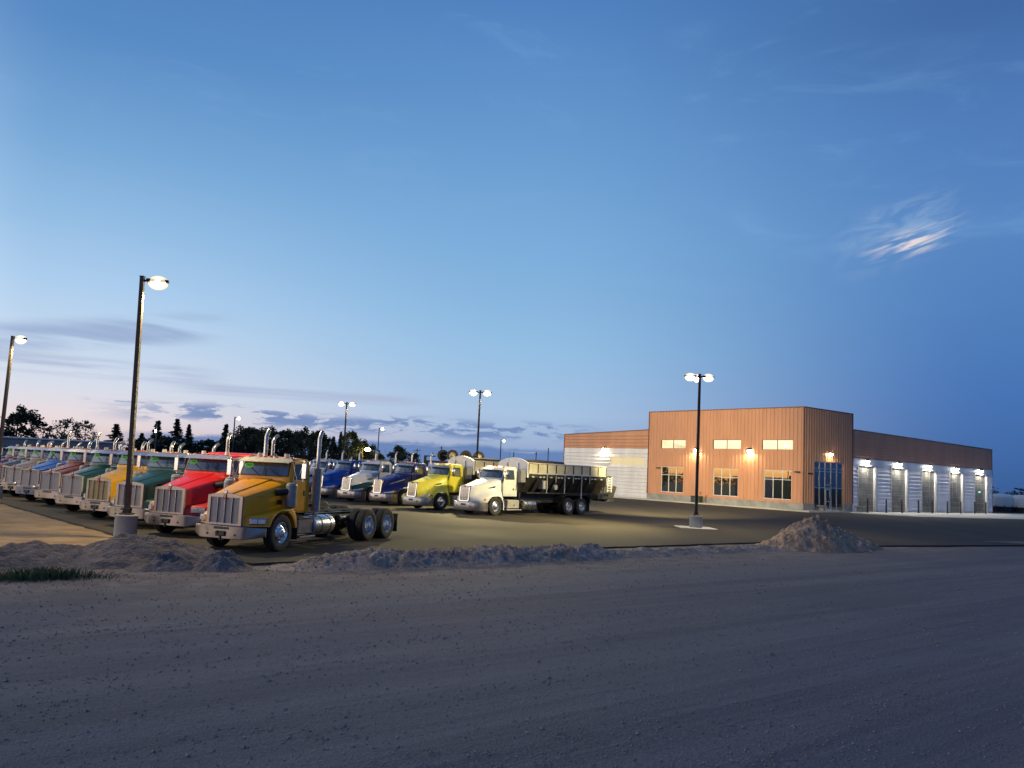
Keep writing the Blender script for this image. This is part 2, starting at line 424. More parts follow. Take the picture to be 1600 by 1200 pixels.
def conventional(loc, heading, body, visor, label, group, style):
    """style: dict(curved, sleeper, bronze, rim, round_lamp)"""
    t = empty('semi_truck', loc, heading, label, 'semi truck', group)
    sl = style.get('sleeper', 0)
    chassis(t, 'cv', .95, -7.3, (-5.2, -6.55)); wheels(t, (-5.2, -6.55), M['rim_metal']); flaps(t, 'cv', -7.22)
    hood = part('hood', 'cv_hood', cv_hood, body, t, smooth=28)
    for s in (1, -1):
        part('fender', ('cv_fender', s), cv_fender(s), body, t, smooth=40)
        part('air_intake', ('cv_louver', s), lambda mb: mb.b2((.62, s*(.69), 1.6), (.38, s*(.735), 1.622), .004), body, hood)
    pl = style.get('plain')
    g = part('grille', ('cv_grille', pl), cv_grille_plain if pl else cv_grille, M['bumper'], t, smooth=30)
    part('grille_screen', 'cv_screen', lambda mb: mb.b2((1.09,-.565,.79), (1.135,.565,1.585)), M['mesh_bronze'] if style.get('bronze') else M['mesh'], g)
    part('grille_bar', ('cv_bars', pl), (lambda mb: (mb.b2((1.12,-.012,.80), (1.175,.012,1.58), .004), [mb.b2((1.15,s*.24-.008,1.44), (1.165,s*.24+.008,1.56)) for s in (1,-1)])) if pl else cv_bars, M['chrome'], g)
    part('hood_badge', 'cv_badge', cv_badge, [M['chrome'], M['red_badge'], M['chrome']], t, smooth=20)
    b = part('bumper', 'cv_bumper', cv_bumper, style.get('bmat', M['bumper']), t, smooth=25)
    part('bumper_slot', 'cv_bholes', cv_bump_holes, M['black'], b)
    if style.get('tow', 1): part('tow_hook', 'cv_tow', cv_tow, M['black'], b)
    if style.get('fog'):
        for s in (1, -1): part('fog_lamp', ('cv_fog', s), lambda mb: (mb.lathe([(0,.05),(.07,.045),(.09,.02),(.09,-.06),(0,-.07)], (1.20, s*.88, .85), (1,0,0), 16)), M['chrome'], t, smooth=40)
    for s in (1, -1):
        ang = s*R(38)
        hl = part('headlight', 'cv_hl', lambda mb: mb.box((0,0,0), (.10,.46,.19), .02), M['chrome'], t, (.865, s*.955, .905), (0, 0, ang))
        part('lens', ('cv_hll', s), lambda mb: (mb.box((.052,.11,-.005), (.02,.19,.13), .008), mb.box((.052,-.11,-.005), (.02,.19,.13), .008)), M['white_lens'], hl)
    cab = part('cab', 'cv_cab', b_cab(CVP, CVW, CVS, (0,1,2,3,4,5,6)), body, t, smooth=40)
    gk = part('window_gasket', 'cv_gask', lambda mb: strip(mb, -.93, .93, (-.525,2.185), (-.652,2.612), CVW, CVS, .012, .03), M['gasket'], cab)
    for a, c in ((-.90, -.015), (.015, .90)):
        part('windshield', ('cv_ws', a), lambda mb: strip(mb, a, c, (-.533,2.21), (-.645,2.588), CVW, CVS, .018, .012), M['glass'], cab)
    def wip(mb):
        for y0, y1 in ((-.12, -.5), (.10, .05), (.62, .18)):
            mb.tube([(-.49, y0, 2.19), (-.52-.05, y1, 2.42)], .010, 5)
    part('wiper', 'cv_wip', wip, M['gasket'], cab)
    part('sun_visor', 'cv_visor', lambda mb: [mb.loft([[(-.72, -.9, 2.70), (-.47, -.93, 2.585), (-.455, -.93, 2.60), (-.70, -.9, 2.735)]] + [[(-.72+.05*(1-q*q), q*.9, 2.71), (-.47+.07*(1-q*q), q*.93, 2.60), (-.455+.07*(1-q*q), q*.93, 2.615), (-.70+.05*(1-q*q), q*.9, 2.75)] for q in (-.9,-.6,-.3,0,.3,.6,.9)] + [[(-.72, .9, 2.70), (-.47, .93, 2.585), (-.455, .93, 2.60), (-.70, .9, 2.735)]])], visor, t)
    if style.get('sticker', 1):
        def stk(mb):
            wf, o = CVW, .024
            d = Vector((-.112, .378)).normalized()
            pts = []
            for k in range(20):
                a = 2*math.pi*k/20; s = -.66 + .20*math.cos(a); h = .285 + .082*math.sin(a)
                x = -.533 + d.x*h; z = 2.21 + d.y*h
                pts.append((x - CVS*s*s + d.y*o, s*wf(z), z - d.x*o))
            mb.poly(pts)
            mb.mi = 1
            for u in (-.10, -.045, .0, .055, .105):
                s = -.66+u; q = []
                for du, dh in ((-.018,-.024), (.012,-.024), (.020,.026), (-.010,.026)):
                    ss = s+du; h = .285+dh*1.2; x = -.533 + d.x*h; z = 2.21 + d.y*h
                    q.append((x - CVS*ss*ss + d.y*(o+.003), ss*wf(z), z - d.x*(o+.003)))
                mb.poly(q)
        part('price_sticker', 'cv_stick', stk, [M['green_sticker'], M['sticker_ink']], t, smooth=0)
    for y in (-.78, -.2, 0, .2, .78):
        part('marker_light', 'cv_mark', lambda mb: mb.ell((0,0,0), (.10,.055,.045), 10, 6), M['amber'], t, (-.86, y, 2.775 - .03*(y/.8)**2))
    for y in (-.5, .5):
        part('roof_beacon', 'cv_beac', lambda mb: (mb.cyl((0,0,-.02), (0,0,.10), .085, .08, 14)), M['beacon'], t, (-.98, y, 2.79), smooth=40)
    for s in (1, -1):
        d = part('door', ('cv_door', s), cv_door(s), body, t)
        part('window_gasket', ('cv_sg', s), lambda mb: side_panel(mb, s, [(-.76,2.09), (-.845,2.60), (-1.40,2.60), (-1.42,2.09)], CVW, .016, .02), M['gasket'], d)
        part('side_window', ('cv_sw', s), lambda mb: side_panel(mb, s, [(-.785,2.115), (-.86,2.575), (-1.38,2.575), (-1.395,2.115)], CVW, .021, .01), M['sideglass'], d)
        part('door_handle', ('cv_dh', s), lambda mb: mb.b2((-1.30, s*.97, 1.62), (-1.38, s*1.0, 1.78), .01), M['black'], d)
        m = part('mirror', ('cv_mir', s), lambda mb: mb.b2((-.63, s*1.29, 2.14), (-.69, s*1.47, 2.62), .02), M['chrome'], t)
        part('mirror_bracket', ('cv_mb', s), lambda mb: mirror_arm(mb, s, -.63), M['chrome'], m)
        ac = part('air_cleaner', ('cv_ac', s), lambda mb: (mb.lathe([(0,1.28),(.12,1.28),(.165,1.31),(.17,1.34),(.17,1.9),(.178,1.905),(.178,1.935),(.165,1.94),(.155,1.99),(.10,2.02),(0,2.025)], (-.42, s*1.14, 0), (0,0,1), 22)), M['steel'] if not style.get('chrome_ac') else M['chrome'], t, smooth=40)
        part('intake_duct', ('cv_id', s), lambda mb: (mb.tube([(-.35, s*1.1, 1.75), (-.2, s*1.0, 1.75), (-.1, s*.82, 1.72)], .11, 12), mb.b2((-.30, s*.85, 1.36), (-.12, s*.92, 1.5), .02)), M['gasket'], ac)
        part('exhaust_stack', ('cv_st', s, bool(style.get('curved')), sl, style.get('short', 0)), cv_stack(s, style.get('curved'), -1.95 - sl, -style.get('short', 0)), [M['steel'], M['stack'], M['frame']], t, smooth=40)
        ft = part('fuel_tank', ('cv_ft', s), lambda mb: mb.lathe([(0,-2.86),(.27,-2.86),(.305,-2.84),(.31,-2.81),(.31,-1.76),(.305,-1.73),(.27,-1.71),(0,-1.71)], (0, s*.94, .68), (1,0,0), 30), M['alu'], t, smooth=40)
        part('tank_strap', ('cv_fs', s), lambda mb: [mb.lathe([(.308,x),(.318,x+.004),(.318,x+.046),(.308,x+.05)], (0, s*.94, .68), (1,0,0), 30) for x in (-2.12, -2.62)], M['frame'], ft, smooth=40)
        part('tool_box', ('cv_tb', s), lambda mb: (mb.b2((-.86, s*.6, .46), (-1.66, s*1.17, .93), .03), mb.b2((-.84, s*.9, .935), (-1.68, s*1.19, .955))), M['bumper'], t)
        part('step', ('cv_step', s), lambda mb: (mb.b2((-.86, s*.95, .345), (-1.72, s*1.25, .40), .012), mb.b2((-1.0, s*.9, .4), (-1.04, s*.95, .5)), mb.b2((-1.55, s*.9, .4), (-1.59, s*.95, .5))), M['alu'], t)
        part('mud_flap', ('cv_ff', s), lambda mb: mb.b2((-.77, s*.72, .30), (-.79, s*1.2, .80)), M['rubber'], t)
    part('marker_light', 'cv_fm', lambda mb: mb.ell((0,0,0), (.05,.03,.03), 8, 6), M['amber'], t, (-.42, 1.195, 1.27))
    def cabrear(mb):
        mb.b2((-1.70,-.8,1.0), (-1.74,.8,1.1)); mb.b2((-1.7,-.2,1.0), (-2.3,.2,1.25), .03)
        mb.tube([(-1.75,.3,1.3), (-2.1,.2,1.15), (-2.6,.1,1.05)], .02, 6)
    part('deck_plate', 'cv_cr', cabrear, M['frame'], t)
    if sl:
        part('sleeper', 'cv_sl', lambda mb: mb.prism([(-1.69,1.08), (-1.69,2.74), (-1.78,2.86), (-2.55,2.88), (-2.66,2.8), (-2.66,1.08)], 'y', -.95, .95, .04), body, t)
    return t
# ---- smooth-nosed aerodynamic truck
AX = [1.44,1.36,1.25,1.1,.8,.5,.2,-.1,-.4,-.62]
A_zt = [1.66,1.71,1.745,1.78,1.85,1.93,2.01,2.09,2.16,2.20]
A_w = [.40,.43,.47,.52,.60,.68,.76,.84,.91,.94]
A_ym = [.44,.48,.54,.60,.70,.79,.87,.93,.97,.985]
A_zm = [1.14,1.16,1.18,1.21,1.28,1.35,1.41,1.45,1.48,1.5]
A_yf = [.50,.64,.80,.95,1.09,1.15,1.175,1.18,1.17,1.15]
A_zf = [.90,.94,.98,1.02,1.10,1.17,1.22,1.235,1.20,1.10]
def ae_zl(x):
    if abs(x) < .645: return .54 + math.sqrt(max(0, .655**2 - x*x))
    return .77 if x > 0 else .62
def ae_half(x):
    I = lambda ys: interp(-x, [-v for v in AX], ys)
    zt, w, ym, zm, yf, zf = map(I, (A_zt, A_w, A_ym, A_zm, A_yf, A_zf))
    zl = min(ae_zl(x), zf-.10)
    return [(0, zt), (w*.3, zt-.004), (w*.6, zt-.022), (w*.82, zt-.06), (w*.95, zt-.11), (w, zt-.19), ((w+ym)/2+.012, (zt-.19+zm)/2+.02), (ym, zm), (ym*.75+yf*.25, zm*.5+zf*.5+.02), (ym*.4+yf*.6, zf+.045), (yf-.05, zf+.008), (yf+.005, zf-.035), (yf+.03, zf-.09), (yf+.032, zl)]
def ae_hood(mb):
    xs = sorted(set(AX + list(np.round(np.linspace(.66, -.64, 27), 3)) + [1.4,1.3,1.18,.95,.72]), reverse=True)
    rings = []
    for x in xs:
        h = ae_half(x)
        rings.append([mb.vert((x, -y, z)) for y, z in reversed(h)] + [mb.vert((x, y, z)) for y, z in h[1:]])
    n = len(rings[0])
    for a, b in zip(rings, rings[1:]):
        for i in range(n-1):
            mb.mi = 1 if (i < 6 or i >= n-7) else 0
            mb.face([a[i], a[i+1], b[i+1], b[i]])
    mb.mi = 0
    mb.face(list(rings[0]))
    # inner lip of the wheel openings and the rear edge of the fenders
    mb.mi = 1
    for s in (0, n-1):
        sg = -1 if s == 0 else 1
        for a, b in zip(rings, rings[1:]):
            p, q = a[s].co, b[s].co
            mb.face([a[s], b[s], mb.vert((q.x, q.y - sg*.12, q.z+.01)), mb.vert((p.x, p.y - sg*.12, p.z+.01))])
def ae_skirt(s):
    def fn(mb):      # painted strip behind the front wheel
        rings = []
        for k in range(7):
            a = R(172 - 0*k) if False else R(150 + 9*k)
            x, z = .66*math.cos(a), .54 + .66*math.sin(a)
            if z < .40: z = .40
            rings.append([(x, s*.9, z), (x, s*1.205, z), (x-.07, s*1.205, z+.02), (x-.07, s*.9, z+.02)])
        rings.append([(-.66, s*.9, .34), (-.66, s*1.205, .34), (-.73, s*1.205, .34), (-.73, s*.9, .34)])
        mb.loft(rings, True, True)
    return fn
def ae_y(x, z):
    h = ae_half(x)
    for (y0, z0), (y1, z1) in zip(h[3:], h[4:]):
        if z1 <= z <= z0: return y0 + (y1-y0)*(z0-z)/max(1e-6, z0-z1)
    return h[-1][0]
def ae_patch(mb, s, cols, off=.014, th=.05, nz=5):
    """raised patch on the hood skin; cols = (x, z low, z high)"""
    rows = []
    for x, z0, z1 in cols:
        zz = [z0 + (z1-z0)*k/(nz-1) for k in range(nz)]
        rows.append([(x, s*(ae_y(x, z)-th), z) for z in (z0, )] + [(x+.004, s*(ae_y(x, z)+off*(.3 if k in (0, nz-1) else 1)), z) for k, z in enumerate(zz)] + [(x, s*(ae_y(x, z1)-th), z1)])
    mb.loft(rows, True, True)
def ae_bumper(mb):
    rings = []
    for y, x in ((-1.225,.70), (-1.215,.95), (-1.15,1.16), (-1.0,1.33), (-.8,1.44), (-.5,1.50), (0,1.52), (.5,1.50), (.8,1.44), (1.0,1.33), (1.15,1.16), (1.215,.95), (1.225,.70)):
        rings.append([(x-.06, y*.97, .27), (x-.01, y, .265), (x+.005, y, .30), (x+.005, y, .735), (x-.012, y, .765), (x-.07, y*.96, .77)])
    mb.loft(rings, True, True)
def ae_bholes(mb):
    for y in (-.55, .55): mb.cyl((1.46, y, .52), (1.512, y, .52), .045, n=12)
    mb.b2((1.48,-.2,.55), (1.529,.2,.66), .004)
def ae_grille(mb):
    out = rrect(-.43, .78, .43, 1.70, .13, 5); inn = rrect(-.355, .83, .355, 1.62, .09, 5)
    rings = []
    for x, k in ((1.40, 0), (1.50, 0), (1.515, 1)):
        rings.append([(x - .07*(z-.78)/.9, y*(.97 if k else 1), 1.24+(z-1.24)*(.98 if k else 1)) for y, z in out])
    rings.append([(1.51 - .07*(z-.78)/.9, y, z) for y, z in inn]); rings.append([(1.44 - .07*(z-.78)/.9, y, z) for y, z in inn])
    mb.loft(rings, True, False)
def ae_bars(mb):
    for k in range(8):
        y = -.315 + .09*k
        mb.loft([[(1.52-.07*(z-.78)/.9-.03, y-.018, z), (1.52-.07*(z-.78)/.9, y-.012, z), (1.52-.07*(z-.78)/.9, y+.012, z), (1.52-.07*(z-.78)/.9-.03, y+.018, z)] for z in (.83, 1.615)], True, True)
def ae_headlight(s):
    def fn(mb):
        ae_patch(mb, s, [(1.385-.055*k, .80+.004*k, .865+.016*k) for k in range(10)], .016)
        mb.mi = 1
        ae_patch(mb, s, [(.905-.05*k, .86+.006*k, .985+.006*k) for k in range(4)], .022)
    return fn
def ae_vent(s):
    return lambda mb: ae_patch(mb, s, [(.32, 1.585, 1.60), (.2, 1.58, 1.63), (.08, 1.585, 1.665), (-.04, 1.60, 1.70), (-.14, 1.625, 1.735), (-.2, 1.68, 1.74)], .014, .04)
def ae_stripe(s):
    return lambda mb: ae_patch(mb, s, [(.95-.11*k, 1.40+.034*k, 1.435+.036*k) for k in range(10)] + [(-.14, 1.74, 1.785)], .012, .03, 3)
AEP = [(-.60,1.12), (-.50,2.0), (-.46,2.18), (-.48,2.22), (-.72,2.77), (-.78,2.83), (-.95,2.90), (-1.3,2.95), (-1.85,2.93), (-2.0,2.87), (-2.06,2.75), (-2.06,1.12)]
AEW = width_fn(.99, .10, 2.1, 2.95)
AES = .20
def ae_door(s):
    def fn(mb):
        for poly in ([(-.78,1.28), (-.78,2.08), (-1.84,2.08), (-1.84,1.28)], [(-.78,2.08), (-1.0,2.80), (-1.84,2.80), (-1.84,2.08)]):
            side_panel(mb, s, poly, AEW, .010, .02)
    return fn
def hopper_body(t, x0=-2.75, x1=-10.75):
    n = 9
    W, zt, zr = 1.22, 3.2, 2.58
    def hop(mb):
        mb.loft([[(x, -W+.02, zr), (x, -W+.02, 2.36), (x, -.42, 1.34), (x, .42, 1.34), (x, W-.02, 2.36), (x, W-.02, zr)] for x in (x0-.05, x1)], True, True)
        mb.b2((x0-.1,-.42,1.0), (x1+.4,.42,1.34)); mb.b2((x0-.3, -.9, 1.32), (x1+.6, .9, 1.40))
        for k in range(n+1):
            x = x0 + (x1-x0)*k/n
            for s in (1,-1): mb.prism([(s*(W-.02),2.36), (s*(W-.02),2.2), (s*.75,1.42), (s*.5,1.42)], 'x', x-.02, x+.02)
    h = part('hopper', 'hop', hop, M['hopper'], t, smooth=0)
    for s in (1,-1):
        def side(mb):
            mb.b2((x0-.02, s*(W-.03), zr), (x1, s*(W), zt))
        sp = part('side_board', ('hop_s', s), side, M['board'], t, smooth=0)
        def posts(mb):
            for k in range(n+1):
                x = x0 + (x1-x0)*k/n; mb.b2((x-.035, s*(W-.01), zr), (x+.035, s*(W+.035), zt))
        part('side_post', ('hop_p', s), posts, M['frame'], sp, smooth=0)
        def rail(mb):
            mb.b2((x0, s*(W-.04), zr-.045), (x1, s*(W+.07), zr+.045), .01); mb.b2((x0, s*(W-.05), zt-.02), (x1, s*(W+.05), zt+.05), .01)
        part('rail', ('hop_r', s), rail, M['rail'], t)
        def struts(mb):
            for k in (2, 4, 6):
                x = x0 + (x1-x0)*(k+.0)/n*1.0; mb.b2((x-.03, s*(W-.01), 1.38), (x+.03, s*(W+.04), zr-.045))
            for k in (3, 5, 7):
                x = x0 + (x1-x0)*k/n; mb.b2((x-.025, s*(W-.02), 2.05), (x+.025, s*(W+.03), zr-.045))
            mb.b2((x0+(x1-x0)*6/n-.05, s*W, 1.05), (x0+(x1-x0)*6/n+.05, s*(W+.04), 1.4))
        part('support_strut', ('hop_st', s), struts, M['steel_light'], t, smooth=0)
        def clips(mb):
            for k in range(n):
                x = x0 + (x1-x0)*(k+.5)/n
                for dx in ((-.16,.16) if k % 2 else (0,)): mb.ell((x+dx, s*(W+.0), 2.36), (.13, .03, .05), 8, 5)
        part('gusset', ('hop_c', s), clips, M['rail'], t)
        def guard(mb):
            mb.loft([[(x, s*.55, z), (x, s*1.24, z), (x, s*1.24, z+.03), (x, s*.55, z+.03)] for x, z in ((-6.15,.75), (-6.25,1.12), (-6.6,1.26), (-8.7,1.26), (-9.0,1.12), (-9.1,.78))], True, True)
        part('mudguard', ('hop_g', s), guard, M['frame'], t)
    def head(mb):
        pts = [(-1.24,2.30), (1.24,2.30), (1.24,3.16)]
        for k in range(9):
            a = k/8; y = 1.24 - 2.48*a; pts.append((y, 3.22 + .30*(1-(2*a-1)**2)))
        pts.append((-1.24,3.16))
        mb.prism(pts, 'x', x0+.12, x0-.02, .03)
    part('headboard', 'hop_h', head, M['whitebody'], t)
    part('headboard_brace', 'hop_hb', lambda mb: [mb.b2((x0+.12, y-.03, 2.3), (x0+.17, y+.03, 3.2)) for y in (-.45, .5)], M['steel'], t)
    def tarp(mb):
        mb.tube([(x0-.1,.2,3.3), (x0-2,.2,3.33), (x0-4.6,.2,3.31)], [.12,.13,.10], 10)
        mb.loft([[(x, -1.2, 3.2), (x, 0, 3.25), (x, 1.2, 3.2), (x, 0, 3.2)] for x in (x0-.1, x1)], True, True)
    part('tarp', 'hop_t', tarp, M['tarp'], t)
    def fillpanel(mb):
        mb.b2((x0+.13, .75, 2.0), (x0+.6, 1.15, 2.75), .02)
    part('hydraulic_tank', 'hop_f', fillpanel, M['steel'], t)
    def rear(mb):
        mb.b2((x1, -1.2, 1.9), (x1-.12, 1.2, 2.62)); mb.b2((x1-.1,-1.22,2.5), (x1-.75,1.22,2.62))
        mb.prism([(x1+.2,1.0), (x1-1.6,1.05), (x1-2.0,1.9), (x1-1.7,1.95), (x1-1.35,1.4), (x1+.2,1.4)], 'y', -.55, .75)
        mb.cyl((x1-1.45, .3, .85), (x1-1.45, .3, 1.0), .5, n=20); mb.cyl((x1-1.45, -.6, .85), (x1-1.45, -.6, 1.0), .5, n=20)
        for y in (1.0, -1.0): mb.tube([(x1-.1, y, 1.2), (x1-.1, y, 2.5)], .04, 6)
    part('spinner_frame', 'hop_re', rear, M['frame'], t)
    def ladder(mb):
        for x in (x1-.28, x1-.72): mb.b2((x-.03, 1.17, 1.52), (x+.03, 1.24, 2.56))
        for k in range(6): mb.b2((x1-.28, 1.18, 1.6+.17*k), (x1-.72, 1.23, 1.64+.17*k))
    part('ladder', 'hop_l', ladder, M['steel_light'], t, smooth=0)
    def gear(mb):
        mb.b2((-4.7, .7, 1.62), (-4.25, 1.18, 2.15), .03)
    part('control_box', 'hop_ge', gear, M['steel_light'], t)
    part('gearbox', 'hop_gb', lambda mb: mb.cyl((-5.6,.75,1.75), (-5.6,1.12,1.75), .17, n=14), M['steel_light'], t)
def aero(loc, heading, upper, lower, label, group, style):
    t = empty('semi_truck', loc, heading, label, 'semi truck', group)
    rx = style.get('rear', (-6.9, -8.25)); hopper = style.get('hopper')
    chassis(t, ('ae', rx), 1.2, rx[1]-1.2, rx); wheels(t, rx, M['rim_metal']); flaps(t, ('ae', rx), rx[1]-.75)
    part('hood', 'ae_hood', ae_hood, [upper, lower], t, smooth=40)
    for s in (1, -1): part('fender_skirt', ('ae_skirt', s), ae_skirt(s), lower, t)
    g = part('grille', 'ae_grille', ae_grille, M['chrome'], t, smooth=40)
    part('grille_screen', 'ae_screen', lambda mb: mb.loft([[(1.46-.07*(z-.78)/.9, -.36, z), (1.46-.07*(z-.78)/.9, .36, z), (1.42-.07*(z-.78)/.9, .36, z), (1.42-.07*(z-.78)/.9, -.36, z)] for z in (.82, 1.63)], True, True), M['grille_dark'], g)
    part('grille_bar', 'ae_bars', ae_bars, M['chrome'], g)
    part('hood_badge', 'ae_badge', lambda mb: mb.lathe([(0,.0),(.07,.0),(.065,.02),(0,.022)], (1.43,0,1.655), (1,0,0), 16), M['red_badge'], t, scale=(1,1,1))
    b = part('bumper', 'ae_bumper', ae_bumper, M['bumper'] if not style.get('dark_bumper') else M['alu_dull'], t, smooth=40)
    part('bumper_slot', 'ae_bh', ae_bholes, M['black'], b)
    for s in (1, -1):
        part('headlight', ('ae_hl', s), ae_headlight(s), [M['white_lens'], M['amber']], t)
        part('hood_vent', ('ae_v', s), ae_vent(s), M['gasket'], t)
        if style.get('swoosh'): part('hood_stripe', ('ae_sw', 'st', s), ae_stripe(s), M['silver_line'], t)
    cab = part('cab', 'ae_cab', b_cab(AEP, AEW, AES, (0,1,2,3,4,5,6)), upper, t, smooth=40)
    part('window_gasket', 'ae_gask', lambda mb: strip(mb, -.95, .95, (-.485,2.225), (-.708,2.735), AEW, AES, .012, .03, 12), M['gasket'], cab)
    for a, c in ((-.92, -.012), (.012, .92)):
        part('windshield', ('ae_ws', a), lambda mb: strip(mb, a, c, (-.498,2.255), (-.695,2.705), AEW, AES, .018, .012, 8), M['glass'], cab)
    part('wiper', 'ae_wip', lambda mb: [mb.tube([(-.45, y0, 2.22), (-.55, y1, 2.5)], .010, 5) for y0, y1 in ((-.2,-.05), (.45,.3))], M['gasket'], cab)
    part('sun_visor', 'ae_visor', lambda mb: mb.loft([[(-.80+.10*(1-q*q)-.06*q*q, q*.9, 2.80-.02*q*q), (-.55+.1*(1-q*q)-.16*q*q, q*.92, 2.70-.02*q*q), (-.54+.1*(1-q*q)-.16*q*q, q*.92, 2.715-.02*q*q), (-.78+.10*(1-q*q)-.06*q*q, q*.9, 2.845-.02*q*q)] for q in np.linspace(-1, 1, 11)], True, True), M['chrome_visor'] if not style.get('white_visor') else upper, t)
    for y in (-.75, -.2, 0, .2, .75):
        part('marker_light', 'cv_mark', None, M['amber'], t, (-1.0, y, 2.925 - .03*(y/.8)**2))
    sl = style.get('sleeper', 0)
    for s in (1, -1):
        d = part('door', ('ae_door', s), ae_door(s), upper, t)
        part('window_gasket', ('ae_sg', s), lambda mb: side_panel(mb, s, [(-.93,2.14), (-1.09,2.72), (-1.74,2.72), (-1.76,2.14)], AEW, .016, .02), M['gasket'], d)
        part('side_window', ('ae_sw', s), lambda mb: side_panel(mb, s, [(-.96,2.17), (-1.105,2.69), (-1.71,2.69), (-1.73,2.17)], AEW, .021, .01), M['sideglass'], d)
        part('door_handle', ('ae_dh', s), lambda mb: mb.b2((-1.62, s*.99, 1.5), (-1.74, s*1.015, 1.62), .01), M['gasket'], d)
        part('grab_bar', ('ae_gb', s), lambda mb: mb.tube([(-1.90, s*.99, 1.5), (-1.90, s*1.04, 1.55), (-1.90, s*1.04, 2.6), (-1.90, s*.96, 2.65)], .018, 6), M['chrome'], t)
        part('cowl_light', ('ae_cl', s), lambda mb: mb.b2((-.66, s*.98, 1.92), (-.72, s*1.03, 2.16), .02), M['gasket'], t)
        m = part('mirror', ('ae_mir', s), lambda mb: (mb.ell((-.86, s*1.22, 2.44), (.09, .13, .29), 14, 10)), M['chrome'], t)
        part('mirror_bracket', ('ae_mb', s), lambda mb: [mb.tube([(-.86, s*.94, z), (-.86, s*1.2, z)], .018, 6) for z in (2.25, 2.62)], M['gasket'], m)
        ft = part('fuel_tank', ('ae_ft', s), lambda mb: mb.lathe([(0,-3.62),(.27,-3.62),(.30,-3.6),(.305,-3.57),(.305,-2.58),(.30,-2.55),(.27,-2.53),(0,-2.53)], (0, s*.94, .64), (1,0,0), 28), M['alu'], t, smooth=40)
        part('tank_strap', ('ae_fs', s), lambda mb: [mb.lathe([(.303,x),(.313,x+.004),(.313,x+.046),(.303,x+.05)], (0, s*.94, .64), (1,0,0), 28) for x in (-2.85, -3.3)], M['frame'], ft, smooth=40)
        part('tool_box', ('ae_tb', s), lambda mb: (mb.b2((-1.05, s*.6, .42), (-2.12, s*1.15, .92), .03), mb.b2((-.95, s*.9, .31), (-2.3, s*1.22, .37), .01)), M['box_grey'], t)
        part('box_latch', ('ae_bl', s), lambda mb: mb.b2((-1.6, s*1.14, .56), (-1.7, s*1.162, .66), .01), M['gasket'], t)
        if not hopper:
            part('exhaust_stack', ('ae_st', s, sl), cv_stack(s, False, -2.3-sl), [M['steel'], M['stack'], M['frame']], t, smooth=40)
    part('deck_plate', 'ae_cr', lambda mb: (mb.b2((-2.08,-.75,.98), (-2.12,.75,1.12)), mb.b2((-2.1,-.3,1.0), (-2.7,.3,1.3), .03)), M['frame'], t)
    part('antenna', 'ae_ant', lambda mb: mb.tube([(-1.2,.93,2.2), (-1.25,.96,3.9)], .008, 5), M['gasket'], t)
    if sl:
        part('sleeper', ('ae_sl', sl), lambda mb: mb.prism([(-2.07,1.14), (-2.07,2.86), (-2.2,2.93), (-2.0-sl,2.93), (-2.08-sl,2.86), (-2.08-sl,1.14)], 'y', -.97, .97, .04), style.get('sleeper_paint', upper), t)
    if hopper: hopper_body(t)
    return t
M['hopper'] = mat('hopper_dark_steel', (.045, .042, .042), .5, .3, .35, 1.5, dirt=.35)
M['board'] = mat('side_board_metal', (.56, .51, .39), .5, .2, .12, 2, dirt=.2)
M['rail'] = mat('rail_metal', (.62, .60, .54), .4, .4, .1, 3)
M['steel_light'] = mat('painted_steel_light', (.48, .48, .47), .5, .2, .12, 4)
M['whitebody'] = mat('white_headboard', (.78, .75, .73), .45, 0, .05, 3)
M['tarp'] = mat('rolled_tarp', (.10, .07, .055), .8, 0, .2, 5)
M['grille_dark'] = mat('grille_backing', (.20, .15, .13), .5, .3)
M['alu_dull'] = mat('dull_bumper', (.30, .28, .27), .38, .85, .06, 2)
M['box_grey'] = mat('tool_box_grey', (.40, .39, .37), .5, .3, .1, 4)
M['silver_line'] = mat('silver_trim', (.65, .66, .72), .3, .6)
# ------------------------------------------------------------------ building
def rib_mat(name, col, rough=.42, metal=0.0):
    m, nt, b = newmat(name)
    tc = nt.new('ShaderNodeTexCoord').outputs['Object']
    n = nt.noise(nt.mapping(tc, sc=(1,1,.25)), .8, 5, .6)
    nt.link(nt.mix(nt.step(n, .3, .7), tuple(x*.9 for x in col), tuple(min(1, x*1.08) for x in col)), b.inputs['Base Color'])
    b.inputs['Roughness'].default_value = rough; b.inputs['Metallic'].default_value = metal
    return m
M['orange'] = rib_mat('copper_orange_siding', (.56, .27, .15), .45, .0)
M['white_siding'] = rib_mat('white_siding', (.72, .71, .74), .38, .05)
M['trim'] = rib_mat('dark_trim', (.20, .08, .05), .5)
M['door_rail'] = mat('door_rail_grey', (.26,.255,.24), .5, .2, .08)
M['jamb'] = mat('door_jamb_metal', (.50,.50,.52), .4, .2, .06)
M['cab_green'] = mat('cabinet_green', (.03,.045,.035), .5)
M['exit_green'] = emit('green_sign_glow', (.25, 1.0, .55), 1.2, (.05,.2,.1))
M['trim_white'] = mat('white_window_frame', (.72, .72, .73), .4, .2, .05)
M['concrete'] = mat('concrete', (.29, .285, .275), .85, 0, .2, 1.2, bump=.3, bs=30)
M['concrete_light'] = mat('concrete_apron', (.50, .48, .42), .85, 0, .15, .5, bump=.2, bs=30)
